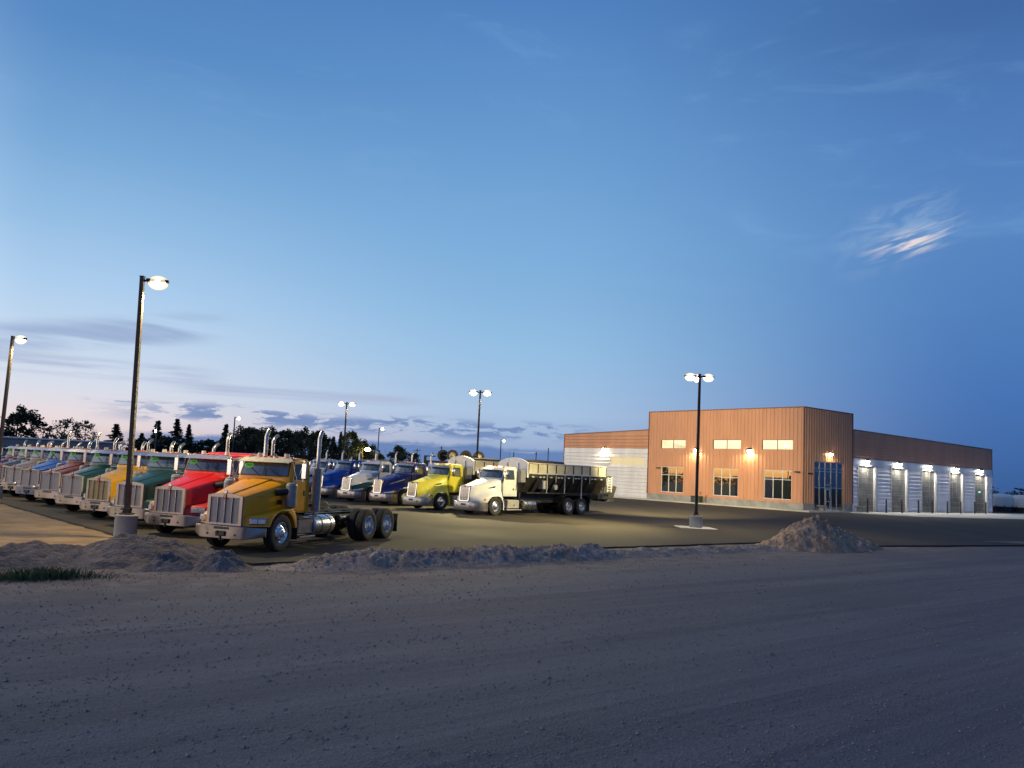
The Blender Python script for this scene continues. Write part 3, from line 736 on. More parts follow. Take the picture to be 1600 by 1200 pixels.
def glass_mat(name, refl, tint, dark):
    m, nt, b = newmat(name)
    out = m.node_tree.nodes['Material Output']
    b.inputs['Base Color'].default_value = tuple(dark)+(1,); b.inputs['Roughness'].default_value = .1
    g = nt.new('ShaderNodeBsdfGlossy'); g.inputs['Color'].default_value = tuple(tint)+(1,); g.inputs['Roughness'].default_value = .012
    tc = nt.new('ShaderNodeTexCoord').outputs['Object']
    bn = nt.new('ShaderNodeBump'); bn.inputs['Strength'].default_value = .10; bn.inputs['Distance'].default_value = .012
    nt.link(nt.noise(tc, .9, 2), bn.inputs['Height']); nt.link(bn.outputs[0], g.inputs['Normal'])
    mx = nt.new('ShaderNodeMixShader'); mx.inputs[0].default_value = refl
    nt.link(b.outputs[0], mx.inputs[1]); nt.link(g.outputs[0], mx.inputs[2]); nt.link(mx.outputs[0], out.inputs[0])
    return m
M['coated'] = glass_mat('coated_window_glass', .42, (.95, .92, .85), (.02, .02, .02))
M['store'] = glass_mat('storefront_glass', .16, (.8, .85, 1), (.012, .013, .018))
M['lit_window'] = emit('lit_window_glass', (1.0, .80, .42), .72, (.06,.05,.03))
M['door_glass'] = None
def door_glass(k):
    m, nt, b = newmat('garage_door_glazing')
    tc = nt.new('ShaderNodeTexCoord').outputs['Object']
    n = nt.noise(nt.mapping(tc, loc=(3*k,0,k), sc=(.5,.5,1.6)), 1.1, 4, .6)
    nt.link(nt.mix(nt.step(n, .35, .7), (.09,.088,.08), (.14,.136,.125)), b.inputs['Base Color'])
    b.inputs['Roughness'].default_value = .12
    sz = nt.new('ShaderNodeSeparateXYZ'); nt.link(tc, sz.inputs[0])
    it = nt.noise(nt.mapping(tc, loc=(1.7*k,0,0), sc=(1.5,1,1.8)), 1.9, 3, .7)      # dim things standing inside, seen through the panes
    inside = nt.math('MULTIPLY', nt.step(it, .47, .55), nt.step(sz.outputs[2], 1.9+.5*(k % 3), .9))
    e = nt.mix(nt.step(n, .35, .7), (.34,.33,.29), (.55,.52,.45)); e = nt.mix(nt.math('MULTIPLY', inside, .8), e, (.03,.03,.035))
    lvl = (.095,.105,.06,.05,.055)[k]
    nt.link(nt.mix(1.0, e, (lvl,lvl,lvl*.95), 'MULTIPLY'), b.inputs['Emission Color']); b.inputs['Emission Strength'].default_value = 1.0
    return m
M['door_glass'] = [door_glass(k) for k in range(5)]
M['lamp_body'] = mat('lamp_housing_bronze', (.045, .032, .025), .45, .3)
M['lens_hot'] = emit('wall_lamp_lens', (1.0, .86, .60), 60)
M['lens_cool'] = emit('wall_lamp_lens_white', (1.0, .95, .80), 70)
M['lot_lens'] = emit('lot_lamp_lens', (1.0, .93, .78), 80)
M['sodium'] = emit('sodium_lens', (1.0, .68, .12), 40)
def halo_shell():  # see-through emission that imitates the soft halo around a lit lens
    m, nt, b = newmat('halo_shell_glow'); out = m.node_tree.nodes['Material Output']
    t = nt.new('ShaderNodeBsdfTransparent'); e = nt.new('ShaderNodeEmission'); e.inputs[0].default_value = (1, .82, .50, 1); e.inputs[1].default_value = 1.5
    mx = nt.new('ShaderNodeMixShader'); mx.inputs[0].default_value = .5
    nt.link(t.outputs[0], mx.inputs[1]); nt.link(e.outputs[0], mx.inputs[2]); nt.link(mx.outputs[0], out.inputs[0]); return m
M['halo_shell'] = halo_shell()
M['pole'] = mat('bronze_pole', (.034, .024, .020), .55, .1, .15, 3)

def wall_grid(mb, P, a0, a1, z0, ztop, openings, d=0.0):
    """flat wall in (a, z) with rectangular openings; ztop may slope: function of a"""
    As = sorted({a0, a1} | {v for o in openings for v in (o[0], o[2]) if a0 < v < a1})
    for p, q in zip(As, As[1:]):
        cuts = sorted([(o[1], o[3]) for o in openings if o[0] <= p+1e-6 and o[2] >= q-1e-6])
        z = z0
        for c0, c1 in cuts + [(None, None)]:
            if c0 is None:
                mb.poly([P(p, d, z), P(q, d, z), P(q, d, ztop(q)), P(p, d, ztop(p))])
            else:
                if c0 > z+1e-4: mb.poly([P(p, d, z), P(q, d, z), P(q, d, c0), P(p, d, c0)])
                z = c1
    for o in openings:     # reveals
        x0, y0, x1, y1 = o
        for (a, b) in (((x0,y0),(x1,y0)), ((x1,y0),(x1,y1)), ((x1,y1),(x0,y1)), ((x0,y1),(x0,y0))):
            mb.poly([P(a[0], d, a[1]), P(b[0], d, b[1]), P(b[0], -.25, b[1]), P(a[0], -.25, a[1])])
def rib_v(mb, P, a0, a1, z0, ztop, openings, pitch=.46, w=.05, h=.045):
    n = int((a1-a0)/pitch)
    for k in range(n+1):
        a = a0 + (k+.5)*(a1-a0)/(n+1)
        segs = [(z0, ztop(a))]
        for o in openings:
            if o[0]-.07 < a < o[2]+.07:
                ns = []
                for s0, s1 in segs:
                    if o[1]-.06 > s0: ns.append((s0, min(s1, o[1]-.06)))
                    if o[3]+.06 < s1: ns.append((max(s0, o[3]+.06), s1))
                segs = ns
        for s0, s1 in segs:
            if s1-s0 < .05: continue
            r = [[P(a-w, .0, z), P(a-w*.5, h, z), P(a+w*.5, h, z), P(a+w, .0, z)] for z in (s0, s1-.01)]
            mb.loft(r, False, False)
def rib_h(mb, P, a0, a1, z0, z1, openings, pitch=.305, w=.045, h=.04):
    n = int((z1-z0)/pitch)
    for k in range(n):
        z = z0 + (k+.7)*(z1-z0)/n
        if z+w > z1: continue
        segs = [(a0, a1)]
        for o in openings:
            if o[1]-.05 < z < o[3]+.05:
                ns = []
                for s0, s1 in segs:
                    if o[0]-.06 > s0: ns.append((s0, min(s1, o[0]-.06)))
                    if o[2]+.06 < s1: ns.append((max(s0, o[2]+.06), s1))
                segs = ns
        for s0, s1 in segs:
            if s1-s0 < .05: continue
            r = [[P(a, .0, z-w), P(a, h, z-w*.5), P(a, h, z+w*.5), P(a, .0, z+w)] for a in (s0, s1)]
            mb.loft(r, False, False)
def pbox(mb, P, a0, a1, d0, d1, z0, z1):
    v = [P(a, d, z) for a in (a0, a1) for d in (d0, d1) for z in (z0, z1)]
    vs = [mb.vert(p) for p in v]
    for q in ((0,1,3,2),(4,6,7,5),(0,4,5,1),(2,3,7,6),(0,2,6,4),(1,5,7,3)): mb.face([vs[i] for i in q])

BX, BY, BROT = 29.526, 83.517, R(38.434)
bld = empty('commercial_building', (BX, BY, 0), BROT, 'copper orange and white metal workshop building with lit bay doors', 'building')
PF = lambda a, d, z: (-d, a, z)          # office front
PW = lambda a, d, z: (.35-d, a, z)       # wing front
PL = lambda a, d, z: (a, -d, z)          # bay side (office part)
PB = lambda a, d, z: (a, .30-d, z)       # bay side (workshop part)
HB, HT = .77, 10.41
LW = [(15.28,1.06,18.62,4.0), (7.82,1.03,11.1,4.0), (1.35,1.05,4.62,4.0)]
UW = [(15.06,6.10,18.76,7.13), (7.52,6.10,11.24,7.13), (1.24,6.10,4.9,7.13)]
ST = (1.98, .02, 7.52, 5.08)
top = lambda a: HT
def f(mb):
    wall_grid(mb, PF, 0, 20.67, HB, top, LW+UW); rib_v(mb, PF, .05, 20.6, HB, top, LW+UW)
w = solid('wall', f, M['orange'], bld, smooth=0, recalc=False)
for f_ in (None,): pass
def f(mb):
    op = [(ST[0], HB, ST[2], ST[3])]
    wall_grid(mb, PL, 0, 9.3, HB, top, op); rib_v(mb, PL, .05, 9.25, HB, top, op)
solid('wall', f, M['orange'], bld, smooth=0, recalc=False)
def f(mb):   # unseen rear and flank faces of the office block and its roof
    mb.b2((.26, .26, .2), (9.04, 20.4, HT-.35))
    mb.poly([(9.3,0,8), (9.3,20.67,8), (9.3,20.67,HT), (9.3,0,HT)]); mb.poly([(0,20.67,6), (9.3,20.67,6), (9.3,20.67,HT), (0,20.67,HT)])
solid('wall', f, M['orange'], bld, smooth=0)
def f(mb):
    for P, a1 in ((PF, 20.67), (PL, 9.3)): pbox(mb, P, -.06, a1+.06, -.2, .07, HT, HT+.09)
    pbox(mb, PF, -.055, .05, -.05, .055, HB, HT); pbox(mb, PF, 20.62, 20.73, -.05, .055, HB, HT); pbox(mb, PL, 9.25, 9.36, -.05, .055, HB, HT)
solid('parapet_trim', f, M['trim'], bld, smooth=0)
def f(mb):
    pbox(mb, PF, -.03, 20.7, -.2, .035, -.2, HB-.005); pbox(mb, PL, .03, ST[0], -.2, .03, -.2, HB-.006); pbox(mb, PL, ST[2], 9.3, -.2, .03, -.2, HB-.006)
solid('foundation', f, M['concrete'], bld, smooth=0)
def window(P, o, nx, splits, glass, frame, label=None, low=None, fw=.055, rec=.10):
    def fr(mb):
        a0, z0, a1, z1 = o
        for a in (a0+fw/2, a1-fw/2): pbox(mb, P, a-fw/2, a+fw/2, -rec-.06, -rec+.045, z0, z1)
        for z in (z0+fw/2, z1-fw/2): pbox(mb, P, a0+fw, a1-fw, -rec-.06, -rec+.042, z-fw/2, z+fw/2)
        for k in range(1, nx):
            a = a0 + (a1-a0)*k/nx; pbox(mb, P, a-fw*.45, a+fw*.45, -rec-.06, -rec+.04, z0+fw, z1-fw)
        for z in splits: pbox(mb, P, a0+fw, a1-fw, -rec-.06, -rec+.037, z-fw*.45, z+fw*.45)
    wn = solid('window', fr, frame, bld, smooth=0)
    if label: wn['label'] = label
    zs = [o[1]] + list(splits) + [o[3]]
    for i, (za, zb) in enumerate(zip(zs, zs[1:])):
        for k in range(nx):
            aa, ab = o[0]+(o[2]-o[0])*k/nx, o[0]+(o[2]-o[0])*(k+1)/nx
            tl = random.uniform(-.012, .012)
            solid('pane', lambda mb: mb.poly([P(aa, -rec-.01, za), P(ab, -rec-.01+tl*.4, za), P(ab, -rec-.01+tl*.4, zb), P(aa, -rec-.01, zb)]), glass, wn, smooth=0)
    return wn
for o in LW: window(PF, o, 3, [3.05], M['coated'], M['trim_white'])
for o in UW: window(PF, o, 2, [], M['coated'], M['trim'], fw=.04)
# wing
WO = (21.57, 3.98, 27.34, 5.04)
wtop = lambda a: 8.32 - .5*(a-20.7)/15.3
def f(mb):
    wall_grid(mb, PW, 20.67, 36.0, .02, lambda a: 6.1, [WO]); rib_h(mb, PW, 20.7, 36.0, .02, 5.6, [WO], pitch=.42, h=.085, w=.06)
solid('wall', f, M['white_siding'], bld, smooth=0, recalc=False)
def f(mb):
    wall_grid(mb, PW, 20.67, 36.0, 6.1, wtop, []); rib_h(mb, PW, 20.7, 36.0, 6.1, 7.75, [], pitch=.36, h=.085, w=.06)
solid('fascia', f, M['orange'], bld, smooth=0, recalc=False)
def f(mb):
    mb.loft([[(.23, a, wtop(a)), (.55, a, wtop(a)), (.55, a, wtop(a)+.08), (.23, a, wtop(a)+.08)] for a in (20.72, 36.06)], True, True)
    mb.b2((.27, 35.98, .0), (.6, 36.05, 7.8)); mb.b2((.30, 20.73, 6.08), (.345, 35.97, 6.12))
solid('parapet_trim', f, M['trim'], bld, smooth=0)
window(PW, WO, 3, [], M['lit_window'], M['trim_white'], 'lit window with pale yellow panes', fw=.05)
def f(mb): mb.b2((.62, 20.68, .0), (45, 35.95, 7.7)); mb.b2((9.1, .62, .2), (45.2, 20.5, 8.2))
solid('roof', f, M['trim'], bld, smooth=0)
# bay side
DR = [(10.95,0,14.6,4.98), (18.2,0,21.8,4.98), (25.5,0,29.1,4.98), (32.8,0,36.4,4.98), (40.0,0,43.6,4.98)]
btop = lambda a: 8.78 - .35*(a-9.3)/36
def f(mb):
    wall_grid(mb, PB, 9.3, 45.4, 0, lambda a: 5.78, DR); rib_h(mb, PB, 9.36, 45.35, .1, 5.0, DR, pitch=.40, h=.07, w=.06)
solid('wall', f, M['white_siding'], bld, smooth=0, recalc=False)
def f(mb):
    wall_grid(mb, PB, 9.3, 45.4, 5.78, btop, []); rib_h(mb, PB, 9.36, 45.35, 5.85, 8.35, [], pitch=.31)
solid('fascia', f, M['orange'], bld, smooth=0, recalc=False)
def f(mb):
    mb.loft([[(a, .55, btop(a)), (a, .22, btop(a)), (a, .22, btop(a)+.09), (a, .55, btop(a)+.09)] for a in (9.37, 45.5)], True, True)
    mb.b2((45.38, .26, 0), (45.46, .6, 8.4)); mb.b2((9.37, .25, 5.76), (45.37, .295, 5.81)); mb.poly([(45.4,.6,0), (45.4,35,0), (45.4,35,8.4), (45.4,.6,8.4)])
solid('parapet_trim', f, M['trim'], bld, smooth=0)
for o in DR:
    def f(mb):
        a0, z0, a1, z1 = o
        for s, a in ((0, a0), (1, a1)): pbox(mb, PB, a-.12 if s == 0 else a, a if s == 0 else a+.42, -.06, .075, 0, z1+.12)
        pbox(mb, PB, a0, a1, -.06, .07, z1, z1+.12)
    solid('door_surround', f, M['jamb'] if 'jamb' in M else M['white_siding'], bld, smooth=0)
    def f(mb):
        a0, z0, a1, z1 = o
        for a in (a0, a0+(a1-a0)/3, a0+(a1-a0)*2/3, a1): pbox(mb, PB, max(a0, a-.02), min(a1, a+.02), -.22, -.175, z0, z1)
        for k in range(9):
            z = z0 + (z1-z0)*k/8; pbox(mb, PB, a0+.02, a1-.02, -.22, -.178, max(z0, z-.018), min(z1, z+.018))
    d = solid('garage_door', f, M['door_rail'], bld, smooth=0)
    solid('glazing', lambda mb: mb.poly([PB(o[0], -.2, 0), PB(o[2], -.2, 0), PB(o[2], -.2, o[3]), PB(o[0], -.2, o[3])]), M['door_glass'][DR.index(o)], d, smooth=0)
xs = solid('exit_sign', lambda mb: pbox(mb, PB, 41.6, 42.1, -.19, -.15, 2.62, 2.84), M['exit_green'], bld, smooth=0)
# storefront
def f(mb):
    a0, z0, a1, z1 = ST; mu = [a0+.03, 3.08, 4.14, 5.24, 6.34, a1-.03]
    for a in mu: pbox(mb, PL, a-.04, a+.04, -.16, -.06, z0, z1)
    for z in (z0+.05, 2.43, 4.1, 4.37, z1-.04):
        for p, q in zip(mu, mu[1:]):
            if not (z < .2 and abs(p-4.14) < .01): pbox(mb, PL, p+.04, q-.04, -.157, -.063, z-.035, z+.035)
sf = solid('storefront_frame', f, M['alu'], bld, smooth=0)
mu = [ST[0], 3.08, 4.14, 5.24, 6.34, ST[2]]
for p, q in zip(mu, mu[1:]):
    for z0, z1 in ((.02,2.43), (2.43,4.1), (4.1,ST[3])):
        solid('pane', lambda mb: mb.poly([PL(p, -.11, z0), PL(q, -.11, z0), PL(q, -.11, z1), PL(p, -.11, z1)]), M['store'], sf, smooth=0)
def f(mb):
    for a in (4.24, 5.12): pbox(mb, PL, a-.07, a+.07, -.10, -.05, .03, 2.36)
    for z in (.14, 1.05, 2.28): pbox(mb, PL, 4.31, 5.05, -.098, -.052, z-.09 if z != 1.05 else z-.03, z+.09 if z != 1.05 else z+.03)
ed = solid('entrance_door', f, M['alu'], bld, smooth=0)
solid('door_handle', lambda mb: pbox(mb, PL, 4.92, 4.98, -.05, .0, .9, 1.4), M['chrome'], ed, smooth=0)
solid('door_sign', lambda mb: pbox(mb, PL, 4.3, 5.08, -.06, -.04, 2.62, 2.84), M['steel'], ed, smooth=0)
# small fixtures
for P, a, z in ((PF,18.95,3.8), (PF,.62,3.88), (PL,1.0,3.8)):
    solid('spigot_box', lambda mb: (pbox(mb, P, a-.28, a+.28, .05, .22, z-.06, z+.07), pbox(mb, P, a-.05, a+.05, .0, .05, z-.05, z+.05)), M['black'], bld, smooth=0)
solid('downpipe', lambda mb: (mb.tube([(-.10,11.95,.0), (-.10,11.95,.85), (-.02,11.95,.95)], .05, 8), mb.tube([(-.07,12.75,1.05), (-.07,12.75,1.3)], .05, 8)), M['trim'], bld)

def add_light(name, typ, loc, energy, col, parent=None, rot=(0,0,0), radius=.12, spot=None, blend=.5):
    l = bpy.data.lights.new(name, typ); l.energy = energy; l.color = col; l.shadow_soft_size = radius
    if spot: l.spot_size = R(spot); l.spot_blend = blend
    o = bpy.data.objects.new(name, l); COL.objects.link(o); o.location = loc; o.rotation_euler = rot
    if parent: o.parent = parent
    return o
def wall_lamp(P, a, z, lens, col, power):
    def f(mb):
        v = [P(a+s*.2, d, zz) for s in (-1, 1) for d, zz in ((.05, z-.1), (.05, z+.16), (.28, z+.12), (.34, z-.02), (.34,z-.1))]
        r = [[mb.vert(p) for p in v[:5]], [mb.vert(p) for p in v[5:]]]; mb.skin(r, True, True, True)
    h = solid('wall_lamp', f, M['lamp_body'], bld, smooth=0)
    def f(mb):
        c = P(a, .2, z-.14); u = Vector(P(a+1, 0, 0)) - Vector(P(a, 0, 0)); rr = (.24, .17) if abs(u.y) < .5 else (.17, .24)
        mb.ell(c, (rr[0], rr[1], .17), 14, 8)
    solid('lens', f, lens, h, smooth=60)
    add_light('wall_lamp_light', 'SPOT', P(a, .45, z-.34), power, col, bld, radius=.08, spot=172, blend=.35)
for P, a in ((PW, 28.3), (PF, 13.42), (PF, 6.32)): wall_lamp(P, a, 6.1, M['lens_hot'], (1, .78, .46), 300)
wall_lamp(PL, 4.7, 6.05, M['lens_hot'], (1, .70, .30), 90)
for o in DR: wall_lamp(PB, (o[0]+o[2])/2-.1, 5.62, M['lens_cool'], (1, .93, .78), 720)
# ------------------------------------------------------------------ lot lamps
def aim(o, a, b):
    o.rotation_euler = (Vector(b)-Vector(a)).to_track_quat('-Z', 'Y').to_euler()
def lot_lamp(x, y, h, arms, label, power, lean=(0, 0), lit=True, pad=False, base=.35, baseh=.68, group='lamp posts around the truck lot', thick=.15, flood=None):
    t = empty('lamp_post', (x, y, 0), 0, label, 'lamp post', group)
    def b(mb):
        mb.lathe([(base*1.02,-.3), (base,baseh-.03), (base-.03,baseh), (0,baseh)], (0,0,0), (0,0,1), 32)
    part('concrete_base', ('lb', base, baseh), b, M['concrete'], t, smooth=40)
    if pad: part('concrete_pad', 'lpad', lambda mb: mb.b2((-1.0,-1.0,-.1), (1.0,1.0,.03), .01), M['concrete_light'], t)
    lx, ly = lean
    def p(mb):
        r = []
        for z, w in ((baseh+.04, thick), (h, thick*.86)):
            k = (z-baseh)/(h-baseh); r.append([(lx*k + sx*w/2, ly*k + sy*w/2, z) for sx, sy in ((-1,-1),(1,-1),(1,1),(-1,1))])
        mb.loft(r, True, True)
        mb.b2((-.19,-.19,baseh), (.19,.19,baseh+.05), .01); mb.b2((-.11,-.11,baseh+.05), (.11,.11,baseh+.22), .01)
        mb.b2((lx-thick*.5, ly-thick*.5, h), (lx+thick*.5, ly+thick*.5, h+.03))
    part('pole', ('lp', round(h,2), lx, ly, thick), p, M['pole'], t, smooth=20)
    for ang, tilt in arms:
        dx, dy = math.cos(R(ang)), math.sin(R(ang))
        hd = part('lamp_head', 'lhead', lambda mb: (mb.prism([(.16,-.16), (.78,-.13), (.86,-.06), (.86,.06), (.78,.13), (.16,.16)], 'z', -.05, .06, .012), mb.b2((.0,-.035,-.03), (.2,.035,.03), .008)), M['lamp_body'], t, (lx, ly, h-.12), (0, 0, R(ang)))
        part('lens', 'llens', lambda mb: mb.ell((.52,0,-.06), (.24,.16,.17), 16, 8), M['lot_lens'], hd, smooth=60)
        part('halo_shell', 'lhalo', lambda mb: mb.ell((.52,0,-.05), (.33,.23,.24), 20, 10), M['halo_shell'], hd, smooth=60)  # added glowing shell, stands in for the glare around the lens
        fl = flood.get(ang) if flood else None
        if fl:
            p0 = (lx + dx*.52, ly + dy*.52, h-.46); o = add_light('lot_lamp_light', 'SPOT', p0, fl[2], (1, .82, .36), t, radius=.16, spot=fl[3], blend=.9)
            aim(o, (x+p0[0], y+p0[1], p0[2]), (fl[0], fl[1], 0))
        elif power: add_light('lot_lamp_light', 'SPOT', (lx + dx*.52, ly + dy*.52, h-.46), power, (1, .79, .37), t, radius=.14, spot=168, blend=.7)
    return t
LP = 2600
lot_lamp(-12.42, 27.65, 8.62, [(8, 0)], 'tall bronze lamp post on a concrete base in front of the dark green truck', LP, lean=(-.22, 0))
lot_lamp(-26.7, 43.9, 8.55, [(-12, 0)], 'lamp post cut by the left edge of the photo, single lit head pointing right', LP*.8, lean=(.05, 0), base=.36)
lot_lamp(10.6, 46.9, 8.62, [(170, 0), (10, 0), (95, 0)], 'lamp post on a round concrete base and square pad in front of the orange building', LP, pad=True, base=.35, lean=(.03, 0), flood={170: (-7, 43, 15000, 118), 95: (11.5, 100, 95000, 70)})
lot_lamp(-2.35, 62.3, 8.55, [(175, 0), (-5, 0)], 'double headed lamp post standing behind the yellow and white aerodynamic trucks', LP, lean=(.0, 0), flood={175: (-4.5, 42, 16000, 100)})
lot_lamp(-16.0, 81.0, 8.55, [(182, 0), (2, 0)], 'double headed lamp post behind the blue and two tone trucks', LP*.8)
lot_lamp(-21.0, 134.0, 8.5, [(0, 0)], 'distant lamp post with one lit head, right of the yellow street light', 0)
lot_lamp(-39.6, 119.8, 8.5, [(5, 0)], 'distant lamp post with one lit head in front of the evergreen row', 0)
lot_lamp(-1.6, 161.0, 8.5, [(0, 0)], 'distant lamp post with one lit head over the spreader of the white truck', 0, thick=.2)
lot_lamp(-44.0, 185.0, 8.6, [(0, 0)], 'small distant lamp post showing beside the right exhaust stack of the mustard truck', 0, thick=.22)
def yard_light(mb): mb.tube([(0,0,0), (0,0,5.2)], .09, 8); mb.tube([(0,0,5.1), (.3,-.1,5.35), (.8,-.2,5.4)], .04, 6)
yl = empty('street_light', (-25.9, 148.0, 0), 0, 'street light glowing yellow in front of the dark trees', 'street light')
part('pole', 'yl', yard_light, M['pole'], yl)
yh = part('lamp_head', 'ylh', lambda mb: mb.ell((.9,-.2,5.38), (.5,.3,.14), 12, 6), M['lamp_body'], yl)
part('lens', 'yll', lambda mb: mb.ell((.9,-.2,5.22), (.55,.4,.32), 14, 8), M['sodium'], yh)
add_light('street_lamp_light', 'POINT', (.9, -.5, 4.9), 900, (1, .68, .2), yl, radius=.3)

# ------------------------------------------------------------------ ground
RD = Vector((.788, .616)); RN = Vector((-.616, .788)); RC = 20.2      # road direction, normal, berm foot
def ground_mat():
    m, nt, b = newmat('gravel_and_dirt')
    geo = nt.new('ShaderNodeNewGeometry').outputs['Position']
    sep = nt.new('ShaderNodeSeparateXYZ'); nt.link(geo, sep.inputs[0]); X, Y = sep.outputs[0], sep.outputs[1]
    s = nt.math('ADD', nt.math('MULTIPLY', X, RN.x), nt.math('MULTIPLY_ADD', Y, RN.y, -RC))
    rot = nt.mapping(geo, rot=(0, 0, -R(38)))           # x' along the road
    wob = nt.noise(geo, .35, 4); s2 = nt.math('ADD', s, nt.math('MULTIPLY_ADD', wob, 2.4, -1.2))
    trk = nt.noise(nt.mapping(rot, sc=(.035, .85, .3)), 1.0, 5, .6)
    trk2 = nt.noise(nt.mapping(rot, sc=(.12, 3.2, .3)), 1.0, 4, .6)
    big = nt.noise(geo, .16, 4)
    fine = nt.noise(geo, 26, 5, .7)
    vor = nt.new('ShaderNodeTexVoronoi', feature='F1'); nt.link(geo, vor.inputs['Vector']); vor.inputs['Scale'].default_value = 34
    road = nt.mix(nt.step(trk, .3, .7), (.112, .100, .106), (.172, .152, .152))
    road = nt.mix(nt.math('MULTIPLY', nt.step(trk2, .52, .72), .45), road, (.21, .185, .18))
    road = nt.mix(nt.math('MULTIPLY', nt.step(big, .55, .75), .45), road, (.095, .085, .092))
    road = nt.mix(nt.math('MULTIPLY', nt.step(fine, .52, .75), .6), road, (.34, .29, .27))
    road = nt.mix(nt.math('MULTIPLY', nt.step(fine, .48, .25), .6), road, (.055, .045, .048))
    dirt = nt.mix(nt.step(nt.noise(geo, .9, 5), .3, .7), (.21, .135, .072), (.32, .22, .125))
    dirt = nt.mix(nt.math('MULTIPLY', nt.step(fine, .5, .75), .4), dirt, (.38, .29, .19))
    edge = nt.mix(nt.step(nt.noise(geo, 1.6, 4), .35, .7), (.135, .105, .098), (.215, .172, .158))
    c = nt.mix(nt.step(s2, -4.5, -.2), road, edge)
    c = nt.mix(nt.step(s2, .6, 3.0), c, dirt)
    far = nt.math('SQRT', nt.math('ADD', nt.math('MULTIPLY', X, X), nt.math('MULTIPLY', Y, Y)))
    c = nt.mix(nt.step(far, 95, 125), c, (.07, .075, .045))
    nt.link(c, b.inputs['Base Color'])
    b.inputs['Roughness'].default_value = .92; b.inputs['Specular IOR Level'].default_value = .25
    bn = nt.new('ShaderNodeBump'); bn.inputs['Strength'].default_value = .55; bn.inputs['Distance'].default_value = .03
    hgt = nt.math('ADD', nt.math('MULTIPLY', fine, .5), nt.math('ADD', nt.math('MULTIPLY', vor.outputs['Distance'], .35), nt.math('MULTIPLY', trk2, 1.3)))
    nt.link(hgt, bn.inputs['Height']); nt.link(bn.outputs[0], b.inputs['Normal'])
    return m
M['ground'] = ground_mat()
def dirt_mat(name, col):
    m, nt, b = newmat(name)
    tc = nt.new('ShaderNodeTexCoord').outputs['Object']
    v = nt.new('ShaderNodeTexVoronoi', feature='F1'); nt.link(tc, v.inputs['Vector']); v.inputs['Scale'].default_value = 11
    v2 = nt.new('ShaderNodeTexVoronoi', feature='F1'); nt.link(tc, v2.inputs['Vector']); v2.inputs['Scale'].default_value = 27
    n1 = nt.noise(tc, .9, 6, .65); n2 = nt.noise(tc, 7, 6, .7); n3 = nt.noise(tc, 38, 4, .7)
    c = nt.mix(nt.step(n1, .3, .7), tuple(x*.72 for x in col), tuple(x*1.25 for x in col))
    c = nt.mix(nt.math('MULTIPLY', nt.step(n2, .5, .72), .5), c, tuple(x*1.6 for x in col))
    c = nt.mix(nt.math('MULTIPLY', nt.step(n2, .48, .28), .6), c, tuple(x*.5 for x in col))
    c = nt.mix(nt.math('MULTIPLY', nt.step(n3, .56, .74), .5), c, tuple(x*1.9 for x in col))
    nt.link(c, b.inputs['Base Color']); b.inputs['Roughness'].default_value = .95; b.inputs['Specular IOR Level'].default_value = .15
    h = nt.math('ADD', nt.math('MULTIPLY', n2, 1.1), nt.math('ADD', nt.math('MULTIPLY', v.outputs['Distance'], .55), nt.math('ADD', nt.math('MULTIPLY', v2.outputs['Distance'], .35), nt.math('MULTIPLY', n3, .3))))
    bn = nt.new('ShaderNodeBump'); bn.inputs['Strength'].default_value = .9; bn.inputs['Distance'].default_value = .07
    nt.link(h, bn.inputs['Height']); nt.link(bn.outputs[0], b.inputs['Normal'])
    return m
M['dirt'] = dirt_mat('piled_dirt', (.38, .265, .185))
M['berm'] = dirt_mat('berm_gravel', (.34, .265, .225))
M['gravel_pile'] = dirt_mat('piled_gravel', (.19, .155, .143))
def gz(x, y):
    """height of the gravel ground"""
    p = Vector((x, y)); s = RN.dot(p) - RC; t = RD.dot(p)
    z = -.07 + .030*noise.noise((t*.10, s*.9, 3.1)) + .018*noise.noise((x*.9, y*.9, 1.7)) + .012*noise.noise((t*.2, s*3.2, 8.0))
    return min(z, -.03)
def f(mb):
    xs = [-500,-300,-180,-110,-70,-50,-40] + list(np.arange(-32, 40.01, .5)) + [44,50,60,75,100,150,240,400,600]
    ys = [-60,-20,-5,0] + list(np.arange(2, 48.01, .5)) + [52,58,66,76,90,110,140,200,300,450,800]
    g = [[mb.vert((x, y, gz(x, y) if -32 <= x <= 40 and 2 <= y <= 48 else -.07)) for x in xs] for y in ys]
    for a, b in zip(g, g[1:]):
        for i in range(len(xs)-1): mb.face([a[i], a[i+1], b[i+1], b[i]])
tag(solid('ground', f, M['ground'], smooth=180), kind='structure')
def asphalt_mat():
    m, nt, b = newmat('asphalt')
    geo = nt.new('ShaderNodeNewGeometry').outputs['Position']
    n1 = nt.noise(geo, .12, 5, .6); n2 = nt.noise(geo, 30, 4, .7); n3 = nt.noise(nt.mapping(geo, rot=(0,0,R(-51)), sc=(.25,.02,1)), 1.0, 3)
    c = nt.mix(nt.step(n1, .3, .7), (.052, .044, .037), (.072, .062, .050))
    c = nt.mix(nt.math('MULTIPLY', nt.step(n3, .5, .62), .25), c, (.095, .082, .062))
    c = nt.mix(nt.math('MULTIPLY', nt.step(n2, .5, .8), .5), c, (.11, .098, .08))
    nt.link(c, b.inputs['Base Color']); nt.link(nt.step(n1, .3, .7, .8, .95), b.inputs['Roughness'])
    b.inputs['Specular IOR Level'].default_value = .12
    bn = nt.new('ShaderNodeBump'); bn.inputs['Strength'].default_value = .35; bn.inputs['Distance'].default_value = .01
    nt.link(n2, bn.inputs['Height']); nt.link(bn.outputs[0], b.inputs['Normal'])
    return m
M['asphalt'] = asphalt_mat()
